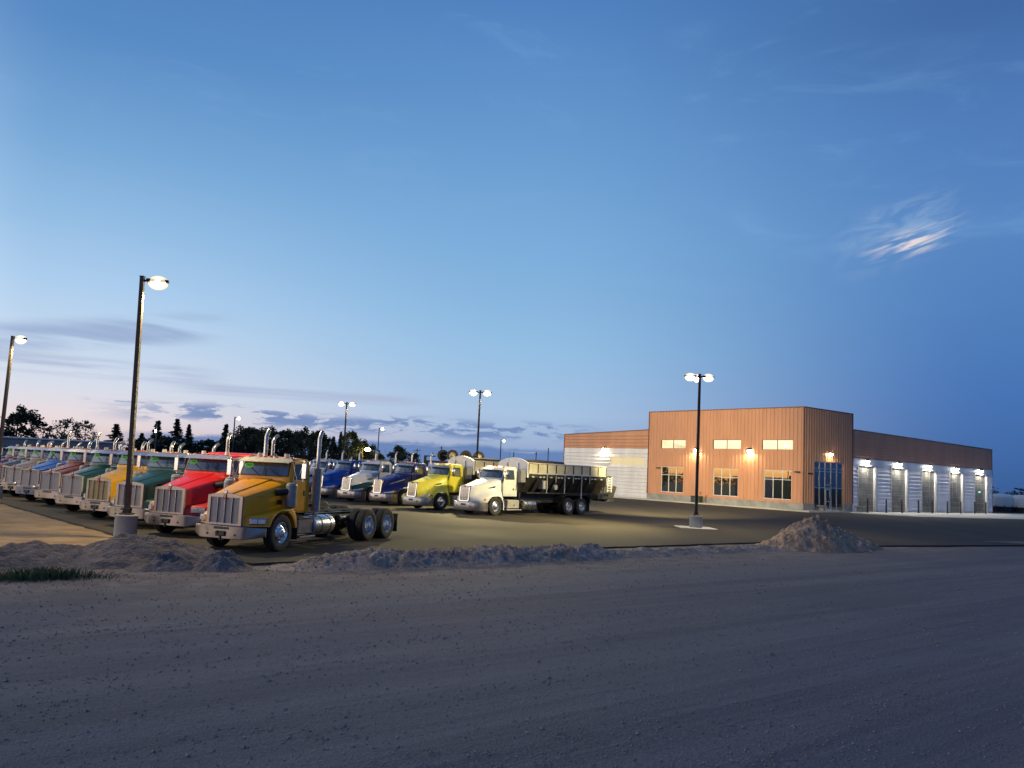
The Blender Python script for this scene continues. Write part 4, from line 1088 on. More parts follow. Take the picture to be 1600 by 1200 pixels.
LOT = [(-11.4,26.3), (-9.2,23.3), (-6.5,22.0), (-1.9,26.1), (3.7,31.7), (12.1,38.6), (17.5,39.6), (28.1,45.4), (62,64), (130,100), (150,170), (-12,160), (-72,97), (-24.6,41)]
def f(mb):
    pts = []
    for (x0,y0), (x1,y1) in zip(LOT, LOT[1:]+LOT[:1]):
        L = math.hypot(x1-x0, y1-y0); n = max(1, int(L/.35)) if L < 45 else 1
        for k in range(n):
            x, y = x0+(x1-x0)*k/n, y0+(y1-y0)*k/n; w = .07 if L < 45 else 0
            pts.append((x + w*noise.noise((x*1.7, y*1.7, 0)), y + w*noise.noise((x*1.7, y*1.7, 5))))
    top = [mb.vert((x, y, 0)) for x, y in pts]; bot = [mb.vert((x, y, -.2)) for x, y in pts]
    mb.face(top)
    for i in range(len(pts)):
        j = (i+1) % len(pts); mb.face([bot[i], bot[j], top[j], top[i]])
tag(solid('asphalt_lot', f, M['asphalt'], smooth=0), kind='structure')
def sheet(name, pts, z, m, th=.1):
    def f(mb):
        t = [mb.vert((x, y, z)) for x, y in pts]; b = [mb.vert((x, y, z-th)) for x, y in pts]; mb.face(t)
        for i in range(len(pts)): mb.face([b[i], b[(i+1) % len(pts)], t[(i+1) % len(pts)], t[i]])
    return tag(solid(name, f, m, smooth=0), kind='structure')
cb, sb = math.cos(BROT), math.sin(BROT)
BW = lambda x, y: (BX + x*cb - y*sb, BY + x*sb + y*cb)
sheet('concrete_apron', [BW(*p) for p in ((6.0,-2.1), (9.4,-7.2), (26,-10.4), (62,-11.5), (62,.0), (6.0,-.05))], .012, M['concrete_light'], .1)
sheet('sidewalk', [BW(*p) for p in ((-1.5,-1.6), (6.0,-1.6), (6.0,-.06), (-.06,-.06), (-.06,36), (-1.5,36))], .13, M['concrete_light'], .2)
sheet('gravel_verge', [(26.0,46.3), (30.0,46.4), (40,51.5), (39,53), (32,49.6)], .018, M['gravel_pile'], .1)

# ------------------------------------------------------------------ dirt piles and berm
def smooth01(x): x = max(0, min(1, x)); return x*x*(3-2*x)
def heap(name, peaks, bounds, res, m, label, cat, rough=1.0, rounded=False, seed=0, base=-.07):
    """height field: peaks = (x, y, height, radius along road, radius across)"""
    x0, x1, y0, y1 = bounds
    cx, cy = (x0+x1)/2, (y0+y1)/2
    def h(x, y):
        v = 0
        for px, py, H, ra, rb in peaks:
            if abs(x-px) > ra*1.5+.2 or abs(y-py) > ra*1.5+.2: continue
            d = Vector((x-px, y-py)); a, b_ = d.dot(RD)/ra, d.dot(RN)/rb
            r = math.sqrt(a*a+b_*b_)
            if r > 1.5: continue
            r *= 1 + .22*noise.noise((x*.9+seed, y*.9, px*(0 if rounded else 1))) + .10*noise.noise((x*2.6, y*2.6, seed))
            if r >= 1: continue
            v = max(v, H*(1-r*r)**1.3 if rounded else H*1.12*(1-math.sqrt(r*r+.012)))
        if v <= 0: return None
        f1 = .12*noise.noise((x*1.9, y*1.9, seed+2)) + .09*noise.noise((x*5, y*5, seed+4)) + .09*noise.noise((x*10, y*10, seed+6)) + .06*abs(noise.noise((x*19, y*19, seed+6)))
        return v*(1+f1*1.2*rough) + f1*.35*rough*min(1, v*4)
    def f(mb):
        nx, ny = int((x1-x0)/res)+1, int((y1-y0)/res)+1; g = {}
        for i in range(nx):
            for j in range(ny):
                x, y = x0+i*res, y0+j*res; v = h(x, y); g[i, j] = v
        V = {}
        def vv(i, j):
            if (i, j) not in V:
                v = g[i, j]; x, y = x0+i*res, y0+j*res
                V[i, j] = mb.vert((x-cx, y-cy, base + (v if v is not None else 0) - .035))
            return V[i, j]
        for i in range(nx-1):
            for j in range(ny-1):
                c = [(i,j), (i+1,j), (i+1,j+1), (i,j+1)]
                if any(g[q] is not None for q in c): mb.face([vv(*q) for q in c])
    o = solid(name, f, m, smooth=50); o.location = (cx, cy, 0)
    return tag(o, label, cat)
heap('dirt_pile', [(13.75,37.25,1.36,3.0,2.2), (12.75,36.6,.92,1.9,1.6), (15.2,37.9,.75,2.4,1.6)], (9.2,19,33.8,41.2), .07, M['dirt'], 'tall brown dirt pile at the asphalt edge in front of the building corner', 'dirt pile', seed=3)
heap('dirt_pile', [(-9.5,21.9,.70,2.8,1.7), (-11.4,20.7,.52,2.6,1.6), (-13.2,19.3,.26,2.4,1.5)], (-17,-5.8,16.2,25.5), .07, M['gravel_pile'], 'long low grey dirt pile at the foot of the tall lamp post', 'dirt pile', rough=.7, seed=9)
heap('dirt_pile', [(-7.05,21.15,.50,.95,.75)], (-8.6,-5.6,19.6,22.6), .05, M['gravel_pile'], 'small grey gravel heap in front of the mustard truck bumper', 'dirt pile', seed=15)
heap('dirt_pile', [(-8.25,20.55,.40,1.0,.7)], (-9.8,-6.6,19.2,22.0), .05, M['gravel_pile'], 'small flat gravel heap between the long pile and the mustard truck', 'dirt pile', seed=21)
pk = []
for k in range(34):
    t = k/33; x = -5.3 + 8.5*t; y = 22.1 + 6.9*t
    H = .36 + .10*noise.noise((k*.23, 2.2, 0)) + (0 if 1 < k < 33 else -.15)
    if k < 5: H *= .5 + .1*k
    pk.append((x, y, H, 1.05, 1.15))
for k in range(22):
    t = k/21; x = 3.4 + 7.4*t; y = 29.2 + 6.0*t
    pk.append((x, y, .17 + .07*noise.noise((k*.9, 7.7, 0)), 1.0, 1.1))
heap('gravel_berm', pk, (-7.4,12.2,20.4,36.8), .06, M['berm'], 'long rough gravel berm along the front edge of the asphalt lot', 'gravel berm', rough=1.25, rounded=True, seed=33)
# loose stones
def f(mb):
    rnd = random.Random(5)
    def stone(x, y, z, r):
        v = [Vector((1,0,0)), Vector((-1,0,0)), Vector((0,1,0)), Vector((0,-1,0)), Vector((0,0,.8)), Vector((0,0,-.6))]
        a = rnd.random()*6.28; c, s = math.cos(a), math.sin(a); sx = rnd.uniform(.7, 1.4)
        vs = [mb.vert((x + r*(p.x*sx*c - p.y*s)*rnd.uniform(.75,1.2), y + r*(p.x*sx*s + p.y*c)*rnd.uniform(.75,1.2), z + r*p.z*rnd.uniform(.7,1.1))) for p in v]
        for q in ((0,2,4),(2,1,4),(1,3,4),(3,0,4),(2,0,5),(1,2,5),(3,1,5),(0,3,5)): mb.face([vs[i] for i in q])
    n = 0
    while n < 12000:
        y = 5 + 26*rnd.random()**1.5; x = rnd.uniform(-.72, .72)*y
        s = RN.dot(Vector((x, y))) - RC
        if s > 1.2: continue
        t = RD.dot(Vector((x, y)))
        dens = .25 + .9*max(0, noise.noise((t*.12, s*1.1, 4.0))) + (.5 if s > -1.2 else 0) + .5*max(0, noise.noise((x*.5, y*.5, 2)))
        if rnd.random() > dens: continue
        r = rnd.uniform(.005, .014)*(1 + .03*y) * (1.8 if rnd.random() < .025 else 1)
        stone(x, y, gz(x, y)+r*.25, r); n += 1
    o = 0
    while o < 1500:
        k = rnd.choice(pk); x = k[0]+rnd.gauss(0,.5); y = k[1]+rnd.gauss(0,.5)
        d = Vector((x-k[0], y-k[1])); s = d.dot(RN)
        z = -.10 + k[2]*max(0, 1-abs(s)/1.15)*.90
        stone(x, y, z, rnd.uniform(.015,.045)); o += 1
tag(solid('loose_stones', f, mat('loose_stone', (.21,.175,.16), .9, 0, .45, 1.5), smooth=0, recalc=False), 'loose gravel stones scattered over the road and the berm', 'gravel', kind='stuff')
def f(mb):
    rnd = random.Random(8)
    for k in range(1500):
        c = rnd.gauss(0, 1); x = -9.9 + c*.62 + rnd.gauss(0,.05); y = 18.15 + c*.30 + rnd.gauss(0,.22)
        hgt = rnd.uniform(.08,.30)*math.exp(-c*c*.25); a = rnd.random()*6.28; l = rnd.uniform(.02,.14)
        dx, dy = math.cos(a), math.sin(a); w = .007
        p = [(x-dy*w, y+dx*w, -.08), (x+dy*w, y-dx*w, -.08), (x+dx*l*.5+dy*w*.7, y+dy*l*.5-dx*w*.7, -.08+hgt*.7), (x+dx*l, y+dy*l, -.08+hgt)]
        mb.poly(p)
tag(solid('grass', f, mat('weed_green', (.055,.085,.03), .7, 0, .35, 2), smooth=0, recalc=False), 'patch of low green weeds at the foot of the long dirt pile', 'grass', kind='stuff')
# ------------------------------------------------------------------ trees
def leaf_mat(name, col):
    m, nt, b = newmat(name)
    oi = nt.new('ShaderNodeObjectInfo').outputs['Random']
    tc = nt.new('ShaderNodeTexCoord').outputs['Object']
    n = nt.noise(tc, .9, 4)
    c = nt.mix(nt.step(n, .3, .7), tuple(x*.7 for x in col), tuple(x*1.3 for x in col))
    c = nt.mix(nt.math('MULTIPLY', oi, .35), c, (col[1]*.9, col[1]*.95, col[2]))
    nt.link(c, b.inputs['Base Color']); b.inputs['Roughness'].default_value = .7; b.inputs['Specular IOR Level'].default_value = .2
    return m
M['leaf_dark'] = leaf_mat('conifer_needles', (.030, .045, .026))
M['leaf_mid'] = leaf_mat('broad_leaves', (.045, .065, .030))
M['leaf_pale'] = leaf_mat('pale_leaves', (.10, .115, .075))
M['bark'] = mat('bark', (.07, .055, .045), .9, 0, .3, 4, bump=.5)
def leaf(mb, p, r, rnd):
    a = Vector((rnd.gauss(0,1), rnd.gauss(0,1), rnd.gauss(0,1))).normalized(); u, v = mb.frame(a)
    mb.poly([p + u*r, p + v*r*.6, p - u*r*.9, p - v*r*.6])
def crown_broad(seed, n=5200, spread=1.0, gaps=.35, low=.18):
    """unit-high crown; width about .8"""
    def f(mb):
        rnd = random.Random(seed); cl = []
        for k in range(46):
            t = rnd.random(); z = low + (1-low)*t
            rad = .40*spread*math.sin(math.pi*min(1, max(.06, (.18 + .80*t))))**.7
            a = rnd.random()*6.28; q = rad*math.sqrt(rnd.random())
            cl.append((Vector((q*math.cos(a), q*math.sin(a), z*.96)), rnd.uniform(.06,.135)))
        for k in range(n):
            c, r = rnd.choice(cl); d = Vector((rnd.gauss(0,1), rnd.gauss(0,1), rnd.gauss(0,.8)))
            d = d.normalized()*r*rnd.random()**.45
            if noise.noise((c+d)*9+Vector((seed,0,0))) < -gaps: continue
            leaf(mb, c+d, rnd.uniform(.014,.032), rnd)
    return f
def crown_conifer(seed, n=5600, w=.30):
    def f(mb):
        rnd = random.Random(seed)
        for t in range(190):
            z = .08 + .90*((t+rnd.random())/190)**.9; a = rnd.random()*6.28
            L = (w*(1-(z-.06))**1.3 + .008)*rnd.uniform(.45, 1.12)*(1 + .25*noise.noise((z*7, math.cos(a), seed*3.1+math.sin(a))))
            for q in range(int(n/190)):
                u = rnd.random()**.75
                p = Vector((math.cos(a)*L*u, math.sin(a)*L*u, z - .07*u + .05*u*u)) + Vector((rnd.gauss(0,.020), rnd.gauss(0,.020), rnd.gauss(0,.014)))*(1.5-u)*(1.15-z*.8)
                leaf(mb, p, rnd.uniform(.010,.024)*(1.1-.45*z), rnd)
    return f
def trunk(kind, seed):
    def f(mb):
        rnd = random.Random(seed+99)
        mb.tube([(0,0,-.02), (.005,.0,.2), (-.005,.005,.5), (0,0,.92)], [.028,.022,.014,.004], 8)
        for k in range(9 if kind == 'b' else 0):
            z = rnd.uniform(.2,.6); a = rnd.random()*6.28; L = rnd.uniform(.18,.36)
            mb.tube([(0,0,z), (math.cos(a)*L*.5, math.sin(a)*L*.5, z+L*.35), (math.cos(a)*L, math.sin(a)*L, z+L*.8)], [.012,.008,.003], 5)
    return f
def tree(name, x, y, h, w, kind, seed, leafm, label, group=None):
    t = empty(name, (x, y, -.07), seed*1.7, label, 'tree', group)
    if kind == 'b': c = part('crown', ('cb', seed % 4), crown_broad(seed % 4), leafm, t, smooth=0, recalc=False, scale=(w/.8, w/.8, h))
    elif kind == 's': c = part('crown', ('cs', seed % 2), crown_broad(20+seed % 2, 3000, 1.1, .18), leafm, t, smooth=0, recalc=False, scale=(w/.85, w/.85, h))
    else: c = part('crown', ('cc', seed % 3), crown_conifer(seed % 3), leafm, t, smooth=0, recalc=False, scale=(w/.6, w/.6, h))
    part('trunk', ('tk', kind, seed % 3), trunk('b' if kind != 'c' else 'c', seed % 3), M['bark'], t, scale=(w/.8, w/.8, h))
D, P_, Q = M['leaf_dark'], M['leaf_mid'], M['leaf_pale']
tree('broadleaf_tree', -61.0, 103.5, 7.8, 6.4, 'b', 1, D, 'big dark tree at the left edge, left of the grey shed')
tree('broadleaf_tree', -58.3, 104.5, 6.0, 5.2, 's', 0, D, 'sparse dark tree leaning out to the right of the big left edge tree')
tree('broadleaf_tree', -70.6, 132.5, 8.1, 5.4, 's', 1, Q, 'pale thin leaved tree above the grey shed, left one of a pair', 'pale trees behind the grey shed')
tree('broadleaf_tree', -67.8, 133.5, 7.6, 5.2, 's', 0, Q, 'pale thin leaved tree above the grey shed, right one of a pair', 'pale trees behind the grey shed')
tree('conifer_tree', -59.7, 126.6, 7.2, 8.5, 'c', 0, D, 'short wide conifer just left of the tall lamp post')
tree('conifer_tree', -56.4, 128.2, 6.0, 6.5, 'c', 1, D, 'small conifer just right of the tall lamp post')
tree('conifer_tree', -54.4, 128.9, 8.1, 7.8, 'c', 2, D, 'dark conifer, leftmost of three tall ones behind the dark green and red trucks')
tree('conifer_tree', -51.9, 130.0, 8.6, 7.4, 'c', 0, D, 'tallest dark conifer, middle of three behind the red truck')
tree('conifer_tree', -50.2, 130.6, 7.8, 5.8, 'c', 1, D, 'slim dark conifer, rightmost of three behind the red truck')
tree('broadleaf_tree', -48.0, 134.0, 5.4, 7.2, 'b', 2, D, 'low dark bushy tree behind the red truck roof')
tree('conifer_tree', -48.3, 142.0, 8.6, 7.0, 'c', 2, D, 'pointed conifer at the left end of the dark tree row behind the mustard truck')
row = [(352,688,'b',6.5),(367,682,'b',6.0),(376,669,'b',5.0),(389,672,'b',4.6),(399,671,'b',4.4),(412,670,'b',4.6),(426,671,'b',4.4),(441,676,'b',4.8),(455,674,'b',4.8),(468,676,'b',5),(479,673,'b',5.2),(497,676,'b',4.6),(511,683,'b',4.4),(522,684,'c',4.2),(533,676,'c',4.4),(548,678,'b',4.6),(561,687,'b',4.6),(575,694,'b',4.4),(592,708,'b',4.2)]
def spot_at(px, py, D_):
    """direction of a distant thing, from its bearing and elevation as seen on site"""
    cp, sp, cr, sr = math.cos(.1035), math.sin(.1035), math.cos(.0467), math.sin(.0467)
    a, b_ = (px-800)/1300, -(py-600)/1300
    rx, ry = a*cr - b_*sr, a*sr + b_*cr
    v = Vector((rx, cp - ry*sp, sp + ry*cp)); k = D_/math.hypot(v.x, v.y)
    return v.x*k, v.y*k, 2.7 + v.z*k
for px_, py_, w_, l_ in ((222,687,7,'low dark bush of a tree between the small conifer and the three tall conifers'), (272,684,7,'low broad dark tree filling the gap under the middle tall conifer'), (300,690,7,'low dark tree right of the slim conifer behind the red truck')):
    x, y, z = spot_at(px_, py_, 136); tree('broadleaf_tree', x, y, z+.3, w_, 'b', int(px_), D, l_)
words_ = ['zeroth'][:0] + ['first','second','third','fourth','fifth','sixth','seventh','eighth','ninth','tenth','eleventh','twelfth','thirteenth','fourteenth','fifteenth','sixteenth','seventeenth','eighteenth','nineteenth']
for i, (px, py, k, w) in enumerate(row):
    x, y, z = spot_at(px, py, 152 + 5*((i*7) % 5))
    tree('broadleaf_tree' if k == 'b' else 'conifer_tree', x, y, z+.5, w*1.1, k, i+3, D if i < 14 else P_, '%s tree from the left in the dense dark row behind the trucks' % words_[i], 'dense dark row of trees')
x, y, z = spot_at(622, 697, 165); tree('broadleaf_tree', x, y, z+.3, 5.6, 'b', 3, D, 'rounded dark tree standing alone against the blue cloud bank')
x, y, z = spot_at(648, 710, 165); tree('broadleaf_tree', x, y, z+.3, 4.0, 'b', 2, D, 'small low dark tree right of the rounded lone tree')
# far wood behind the storage tanks
def f(mb):
    rnd = random.Random(3)
    for k in range(5200):
        u = rnd.random(); x = 122 + 60*u; y = 226 - 34*u + rnd.gauss(0, 3)
        hh = 3.6 + 2.4*noise.noise((u*9, .3, 0)) + 1.2*noise.noise((u*30, 1, 0))
        leaf(mb, Vector((x, y, hh*rnd.random()**.6)), rnd.uniform(.25,.5), rnd)
tag(solid('distant_wood', f, D, smooth=0, recalc=False), 'far low wood behind the white storage tanks', 'wood', kind='stuff')
def f(mb):
    rnd = random.Random(4)
    for k in range(9000):
        u = rnd.random(); x = -150 + 175*u; y = 330 + rnd.gauss(0, 4)
        hh = 2.7 + 1.3*noise.noise((u*22, 5.3, 0)) + .6*noise.noise((u*70, 1, 0))
        leaf(mb, Vector((x, y, hh*rnd.random()**.7)), rnd.uniform(.3,.6), rnd)
    for k in range(7000):  # unseen western strip, added to darken the reflections in the lower windows
        u = rnd.random(); y = -60 + 240*u; x = -300 + rnd.gauss(0, 4)
        hh = 4.6 + 2.2*noise.noise((u*16, 9.3, 0)) + 1.0*noise.noise((u*60, 4, 0))
        leaf(mb, Vector((x, y, hh*rnd.random()**.6)), rnd.uniform(.4,.9), rnd)
tag(solid('distant_hedge_and_blocker', f, D, smooth=0, recalc=False), 'far hedge line behind the trucks, with an added unseen hedge to the west', 'hedge', kind='stuff')

# ------------------------------------------------------------------ other background things
M['shed'] = rib_mat('grey_shed_metal', (.24, .25, .28), .6)
M['shed_dark'] = mat('shed_opening', (.03, .03, .035), .7)
M['tank'] = mat('white_tank', (.84, .74, .66), .5, 0, .06, .6)
M['green_box'] = rib_mat('green_container', (.035, .17, .12), .5)
M['pole_grey'] = mat('utility_pole_grey', (.06, .06, .065), .8)
sh = empty('long_shed', (-42.0, 80.0, 0), math.atan2(82.0-77.1, 9.5), 'long grey metal shed behind the left row of trucks', 'shed')
def f(mb):
    mb.b2((-9, 0, 0), (4.2, 7, 3.5))
    for k in range(44): mb.b2((-9+.3*k-.03, -.035, .1), (-9+.3*k+.03, 0, 3.47))
solid('wall', f, M['shed'], sh, smooth=0)
solid('roof', lambda mb: mb.prism([(-.2,3.51), (-.2,3.57), (3.5,3.72), (7.2,3.57), (7.2,3.51)], 'x', -9.2, 4.4), M['shed'], sh, smooth=0)
for a in (-7.4, -5.0, 1.0): solid('window', lambda mb: mb.b2((a-.45,-.05,2.3), (a+.45,.02,2.75)), M['shed_dark'], sh, smooth=0)
ct = empty('shipping_container', (-11.6, 80.2, 0), R(35), 'dark green ribbed container between the two tone and the violet blue trucks', 'container')
def f(mb):
    mb.b2((-1.2, -3, .15), (1.2, 3, 3.05))
    for k in range(20):
        y = -2.85+.3*k; mb.b2((1.2,y-.07,.3), (1.235,y+.07,2.95)); mb.b2((-1.235,y-.07,.3), (-1.2,y+.07,2.95))
    for k in range(8): mb.b2((-1.05+.3*k-.07,-3.035,.3), (-1.05+.3*k+.07,-3.0,2.95))
solid('body', f, M['green_box'], ct, smooth=0)
def f(mb):
    for x in (-1.19, 1.19):
        for y in (-2.99, 2.99): mb.b2((x-.07,y-.07,0), (x+.07,y+.07,3.1))
    for x in (-1.19, 1.19): mb.b2((x-.075,-2.9,3.0), (x+.075,2.9,3.11))
solid('corner_frame', f, M['frame'], ct, smooth=0)
# flatbed with spare axles on top
fb = empty('flatbed_trailer', (-4.7, 80.6, 0), R(4), 'dark flatbed trailer stacked high behind the yellow truck, carrying two axles', 'trailer')
solid('deck', lambda mb: (mb.b2((-3.2,-1.2,3.1), (3.4,1.2,3.3)), mb.b2((-3.4,-1.2,2.3), (3.4,1.2,2.45)), mb.b2((-3.2,-.5,1.0), (3.2,.5,1.3))), M['frame'], fb, smooth=0)
solid('deck_post', lambda mb: [mb.b2((x-.08,y-.08,.9), (x+.08,y+.08,3.1)) for x in (-3.1,-1,1,3.1) for y in (-1.1,1.1)], M['frame'], fb, smooth=0)
solid('headboard', lambda mb: (mb.b2((-3.4,-1.2,2.4), (-3.2,1.2,3.75)), mb.b2((-3.4,-1.2,3.65), (-2.3,-1.1,3.75))), M['frame'], fb, smooth=0)
for x in (-2.2, -1.0, 1.9): part('wheel', 'tyre', b_tyre, M['rubber'], fb, (x, -1.0, .545)); part('wheel', 'tyre', b_tyre, M['rubber'], fb, (x, 1.0, .545))
M['rim_cream'] = mat('cream_rim', (.62, .55, .42), .45, .1, .1, 4)
M['rubber_dusty'] = mat('dusty_tyre', (.060, .048, .038), .9, 0, .3, 6, bump=.2)
for i, (px0, px1, lab) in enumerate(((692, 707, 'left spare axle with two dusty tyres on top of the flatbed'), (728, 748, 'right spare axle with two dusty tyres on top of the flatbed'))):
    xa, ya, za = spot_at(px0, 711.5, 80.0); xb, yb, zb = spot_at(px1, 711.2, 81.6)
    if i == 0: xa, ya, za = spot_at(px0, 711.5, 81.6); xb, yb, zb = spot_at(px1, 711.2, 80.0)
    cxx, cyy = (xa+xb)/2, (ya+yb)/2
    ax = empty('spare_axle', (cxx, cyy, 3.86), R(-62 if i == 0 else 62)+R(90), lab, 'axle', 'spare axles on the flatbed')
    ax.rotation_euler.z = 0
    for (wx, wy), rm in (((xa, ya), M['rubber_dusty'] if i == 0 else M['rubber_dusty']), ((xb, yb), M['rim_cream'])):
        w = part('wheel', 'tyre', b_tyre, M['rubber_dusty'], ax, (wx-cxx, wy-cyy, 0), (0, 0, R(188)))
        part('rim', 'rim_rear', b_rim_rear, [rm, M['black']], w)
    solid('beam', lambda mb: mb.tube([(xa-cxx, ya-cyy+.1, 0), (0,0,-.05), (xb-cxx, yb-cyy+.1, 0)], .09, 8), M['frame'], ax)
for i, (px, py, D_, lab) in enumerate(((690,697,200,'thin utility pole with a short arm above the left spare axle'), (652,701,200,'thin utility pole with a crossarm right of the lone dark trees'), (803,706,190,'thin utility pole left of the white headboard of the white truck'), (838,706,190,'thin utility pole with a small top above the middle of the spreader'), (857,700,190,'taller thin utility pole nearest the white end wall of the building'), (246,662,125,'thin pole with a small white light right of the tall lamp post'), (505,690,190,'thin far pole right of the mustard exhaust stack'))):
    x, y, z = spot_at(px, py, D_); u = empty('utility_pole', (x, y, 0), 0, lab, 'utility pole', 'thin utility poles on the horizon')
    part('pole', ('up', i), lambda mb: mb.tube([(0,0,-.1), (0,0,z)], .11, 6), M['pole_grey'], u)
    if i in (0, 1, 3): part('crossarm', ('uc', i), lambda mb: mb.b2((-.9 if i == 1 else -.45, -.06, z-.5), (.9 if i == 1 else .3, .06, z-.38)), M['pole_grey'], u)
    if i == 5: part('lens', 'ul', lambda mb: mb.ell((-.1,-.2,z-1.0), (.12,.12,.16), 8, 6), M['lens_cool'], u)
for i, (px, D_, r, lab) in enumerate(((1562, 146, 2.75, 'white round storage tank nearest the end of the building'), (1606, 146, 2.75, 'white round storage tank cut by the right edge of the photo'))):
    x, y, z = spot_at(px, 780, D_); tk = empty('storage_tank', (x, y, 0), 0, lab, 'storage tank', 'white storage tanks')
    part('shell', 'tank', lambda mb: mb.lathe([(2.7,.75),(2.75,.8),(2.75,2.1),(2.7,2.2),(2.2,2.42),(1.2,2.6),(0,2.66)], (0,0,0), (0,0,1), 40), M['tank'], tk, smooth=40)
    part('skirt', 'tskirt', lambda mb: (mb.lathe([(2.6,0),(2.6,.8)], (0,0,0), (0,0,1), 40), [mb.cyl((2.72*math.cos(a), 2.72*math.sin(a), 0), (2.72*math.cos(a), 2.72*math.sin(a), 1.0), .06, n=6) for a in np.linspace(0, 6.0, 16)]), M['frame'], tk, smooth=40)
fn_ = empty('chain_link_fence', (78.0, 128.0, 0), 0, 'low wire fence in front of the white storage tanks', 'fence')
def f(mb):
    for k in range(12): mb.cyl((-4+2.4*k, -1.5*k+6, 0), (-4+2.4*k, -1.5*k+6, 1.5), .05, n=6)
solid('post', f, M['steel'], fn_)
def f(mb):
    for z in (.1, .45, .8, 1.15, 1.48): mb.tube([(-4, 6, z), (-4+2.4*11, -1.5*11+6, z)], .025, 5)
solid('wire', f, M['steel'], fn_)
# things around the building
ec = empty('electrical_cabinet', (*BW(-.45, 12.95), .0), BROT, 'dark green electrical cabinet against the base of the orange front wall', 'cabinet')
solid('body', lambda mb: mb.b2((-.3,-.6,.0), (.35,.6,.78), .02), M['cab_green'] if 'cab_green' in M else M['frame'], ec)
solid('lid', lambda mb: mb.b2((-.34,-.64,.78), (.37,.64,.84), .02), M['frame'], ec)
solid('door_handle', lambda mb: mb.b2((-.33,.05,.4), (-.30,.1,.55)), M['steel'], ec)
def planter(mb): mb.lathe([(0,0),(.30,0),(.26,.06),(.24,.30),(.42,.40),(.55,.44),(.55,.52),(.48,.52),(.45,.46),(0,.45)], (0,0,0), (0,0,1), 24)
for a, lab in ((2.1, 'pale concrete pedestal planter left of the glass entrance'), (9.35, 'pale concrete pedestal planter right of the glass entrance')):
    x, y = BW(a, -.75); pt = empty('planter', (x, y, .13), 0, lab, 'planter', 'planters by the entrance')
    part('bowl', 'planter', planter, M['concrete'], pt, smooth=40); part('soil', 'soil', lambda mb: mb.ell((0,0,.47), (.44,.44,.04), 14, 5), M['dirt'], pt)
M['bollard'] = mat('dark_bollard', (.022, .022, .026), .45, 0, .2, 4)
bs_ = [(10.8,-.9),(14.75,-.9),(18.05,-1.0),(21.95,-1.0),(25.35,-1.0),(29.25,-1.0),(32.65,-1.1),(36.55,-1.1),(39.85,-1.1)]
for i, (a, b_) in enumerate(bs_):
    x, y = BW(a, b_)
    o = part('bollard', 'boll', lambda mb: (mb.lathe([(.085,0),(.085,1.38),(.08,1.43),(.05,1.47),(0,1.48)], (0,0,0), (0,0,1), 16), mb.cyl((0,0,0), (0,0,.02), .14, n=16)), M['bollard'], None, (x, y, .012))
    tag(o, 'dark steel bollard at the %s side of the %s bay door from the left' % ('left' if i % 2 == 0 else 'right', words_[i//2]), 'bollard', 'bollards beside the bay doors')

# ------------------------------------------------------------------ trucks in place
PT = {}
def pt(n, c, d=.1):
    PT[n] = paint('paint_'+n, c, d); return PT[n]
pt('royal_bumper', (.28,.27,.34)); HL = R(250)
G1 = 'square nosed trucks in the left row'
left = [((-7.72,25.38), pt('mustard', (.84,.335,.006)), M['cream_visor'], 'mustard yellow truck nearest the camera, showing its whole left side', dict(curved=0)),
        ((-10.78,28.94), pt('red', (.50,.012,.014)), M['chrome_visor'], 'bright red truck parked right beside the mustard truck', dict(short=0, curved=1, sleeper=1.0)),
        ((-13.18,31.33), pt('teal', (.012,.045,.055)), M['chrome_visor'], 'dark teal green truck directly behind the tall lamp post', dict(short=.40, curved=1, fog=0)),
        ((-15.66,34.15), pt('yellow', (.66,.33,.012)), M['chrome_visor'], 'golden yellow truck with a bronze grille left of the lamp post', dict(short=.42, curved=1, bronze=1)),
        ((-18.36,37.31), pt('green', (.018,.085,.060)), M['chrome_visor'], 'dark green truck with a plain wide grille left of the golden yellow one', dict(short=.25, curved=1, plain=1, tow=0)),
        ((-21.3,40.9), pt('maroon', (.20,.035,.028)), M['chrome_visor'], 'maroon truck between the dark green and the royal blue trucks', dict(short=.46, curved=1, plain=1, fog=1, tow=0)),
        ((-23.8,43.6), pt('royal', (.012,.075,.34)), M['chrome_visor'], 'royal blue truck in the left row beside the maroon one', dict(short=.1, curved=0, plain=1, fog=1, bmat=PT['royal_bumper'])),
        ((-26.5,46.8), pt('taupe', (.13,.10,.10)), M['chrome_visor'], 'grey brown truck left of the royal blue one', dict(short=.46, curved=1, plain=1)),
        ((-28.9,49.6), pt('charcoal', (.05,.05,.055)), M['cream_visor'], 'charcoal truck at the left edge, its grille cut by the frame', dict(short=.42, curved=1)),
        ((-31.4,52.6), pt('wine', (.17,.02,.03)), M['cream_visor'], 'farthest truck of the left row, mostly hidden behind the edge lamp post', dict(short=.42, curved=1))]
rv = random.Random(2)
for i, (p, bd, vs, lab, st) in enumerate(left):
    conventional((p[0], p[1], 0), HL + (0 if i == 0 else R(rv.uniform(-1.2,1.2))), bd, vs, lab, G1, st)
HR = R(227)
G2 = 'round nosed trucks in the right row'
W_ = pt('white', (.64,.64,.645), .06)
TK = pt('deep_green', (.012,.060,.052))
aero((-1.5,50.47,0), HR, W_, W_, 'white truck with a long dark spreader body, nearest of the right row', G2, dict(hopper=1, white_visor=1, dark_bumper=1))
yl_ = pt('lemon', (.80,.70,.06), .05)
aero((-4.97,53.79,0), HR, yl_, yl_, 'lemon yellow truck with a white topped body beside the white one', G2, dict(hopper=1, sleeper=0, dark_bumper=1))
pb = pt('violet_blue', (.022,.026,.16))
aero((-7.71,57.42,0), HR, pb, pb, 'violet blue truck with a silver stripe on its hood', G2, dict(rear=(-5.3,-6.65), swoosh=1))
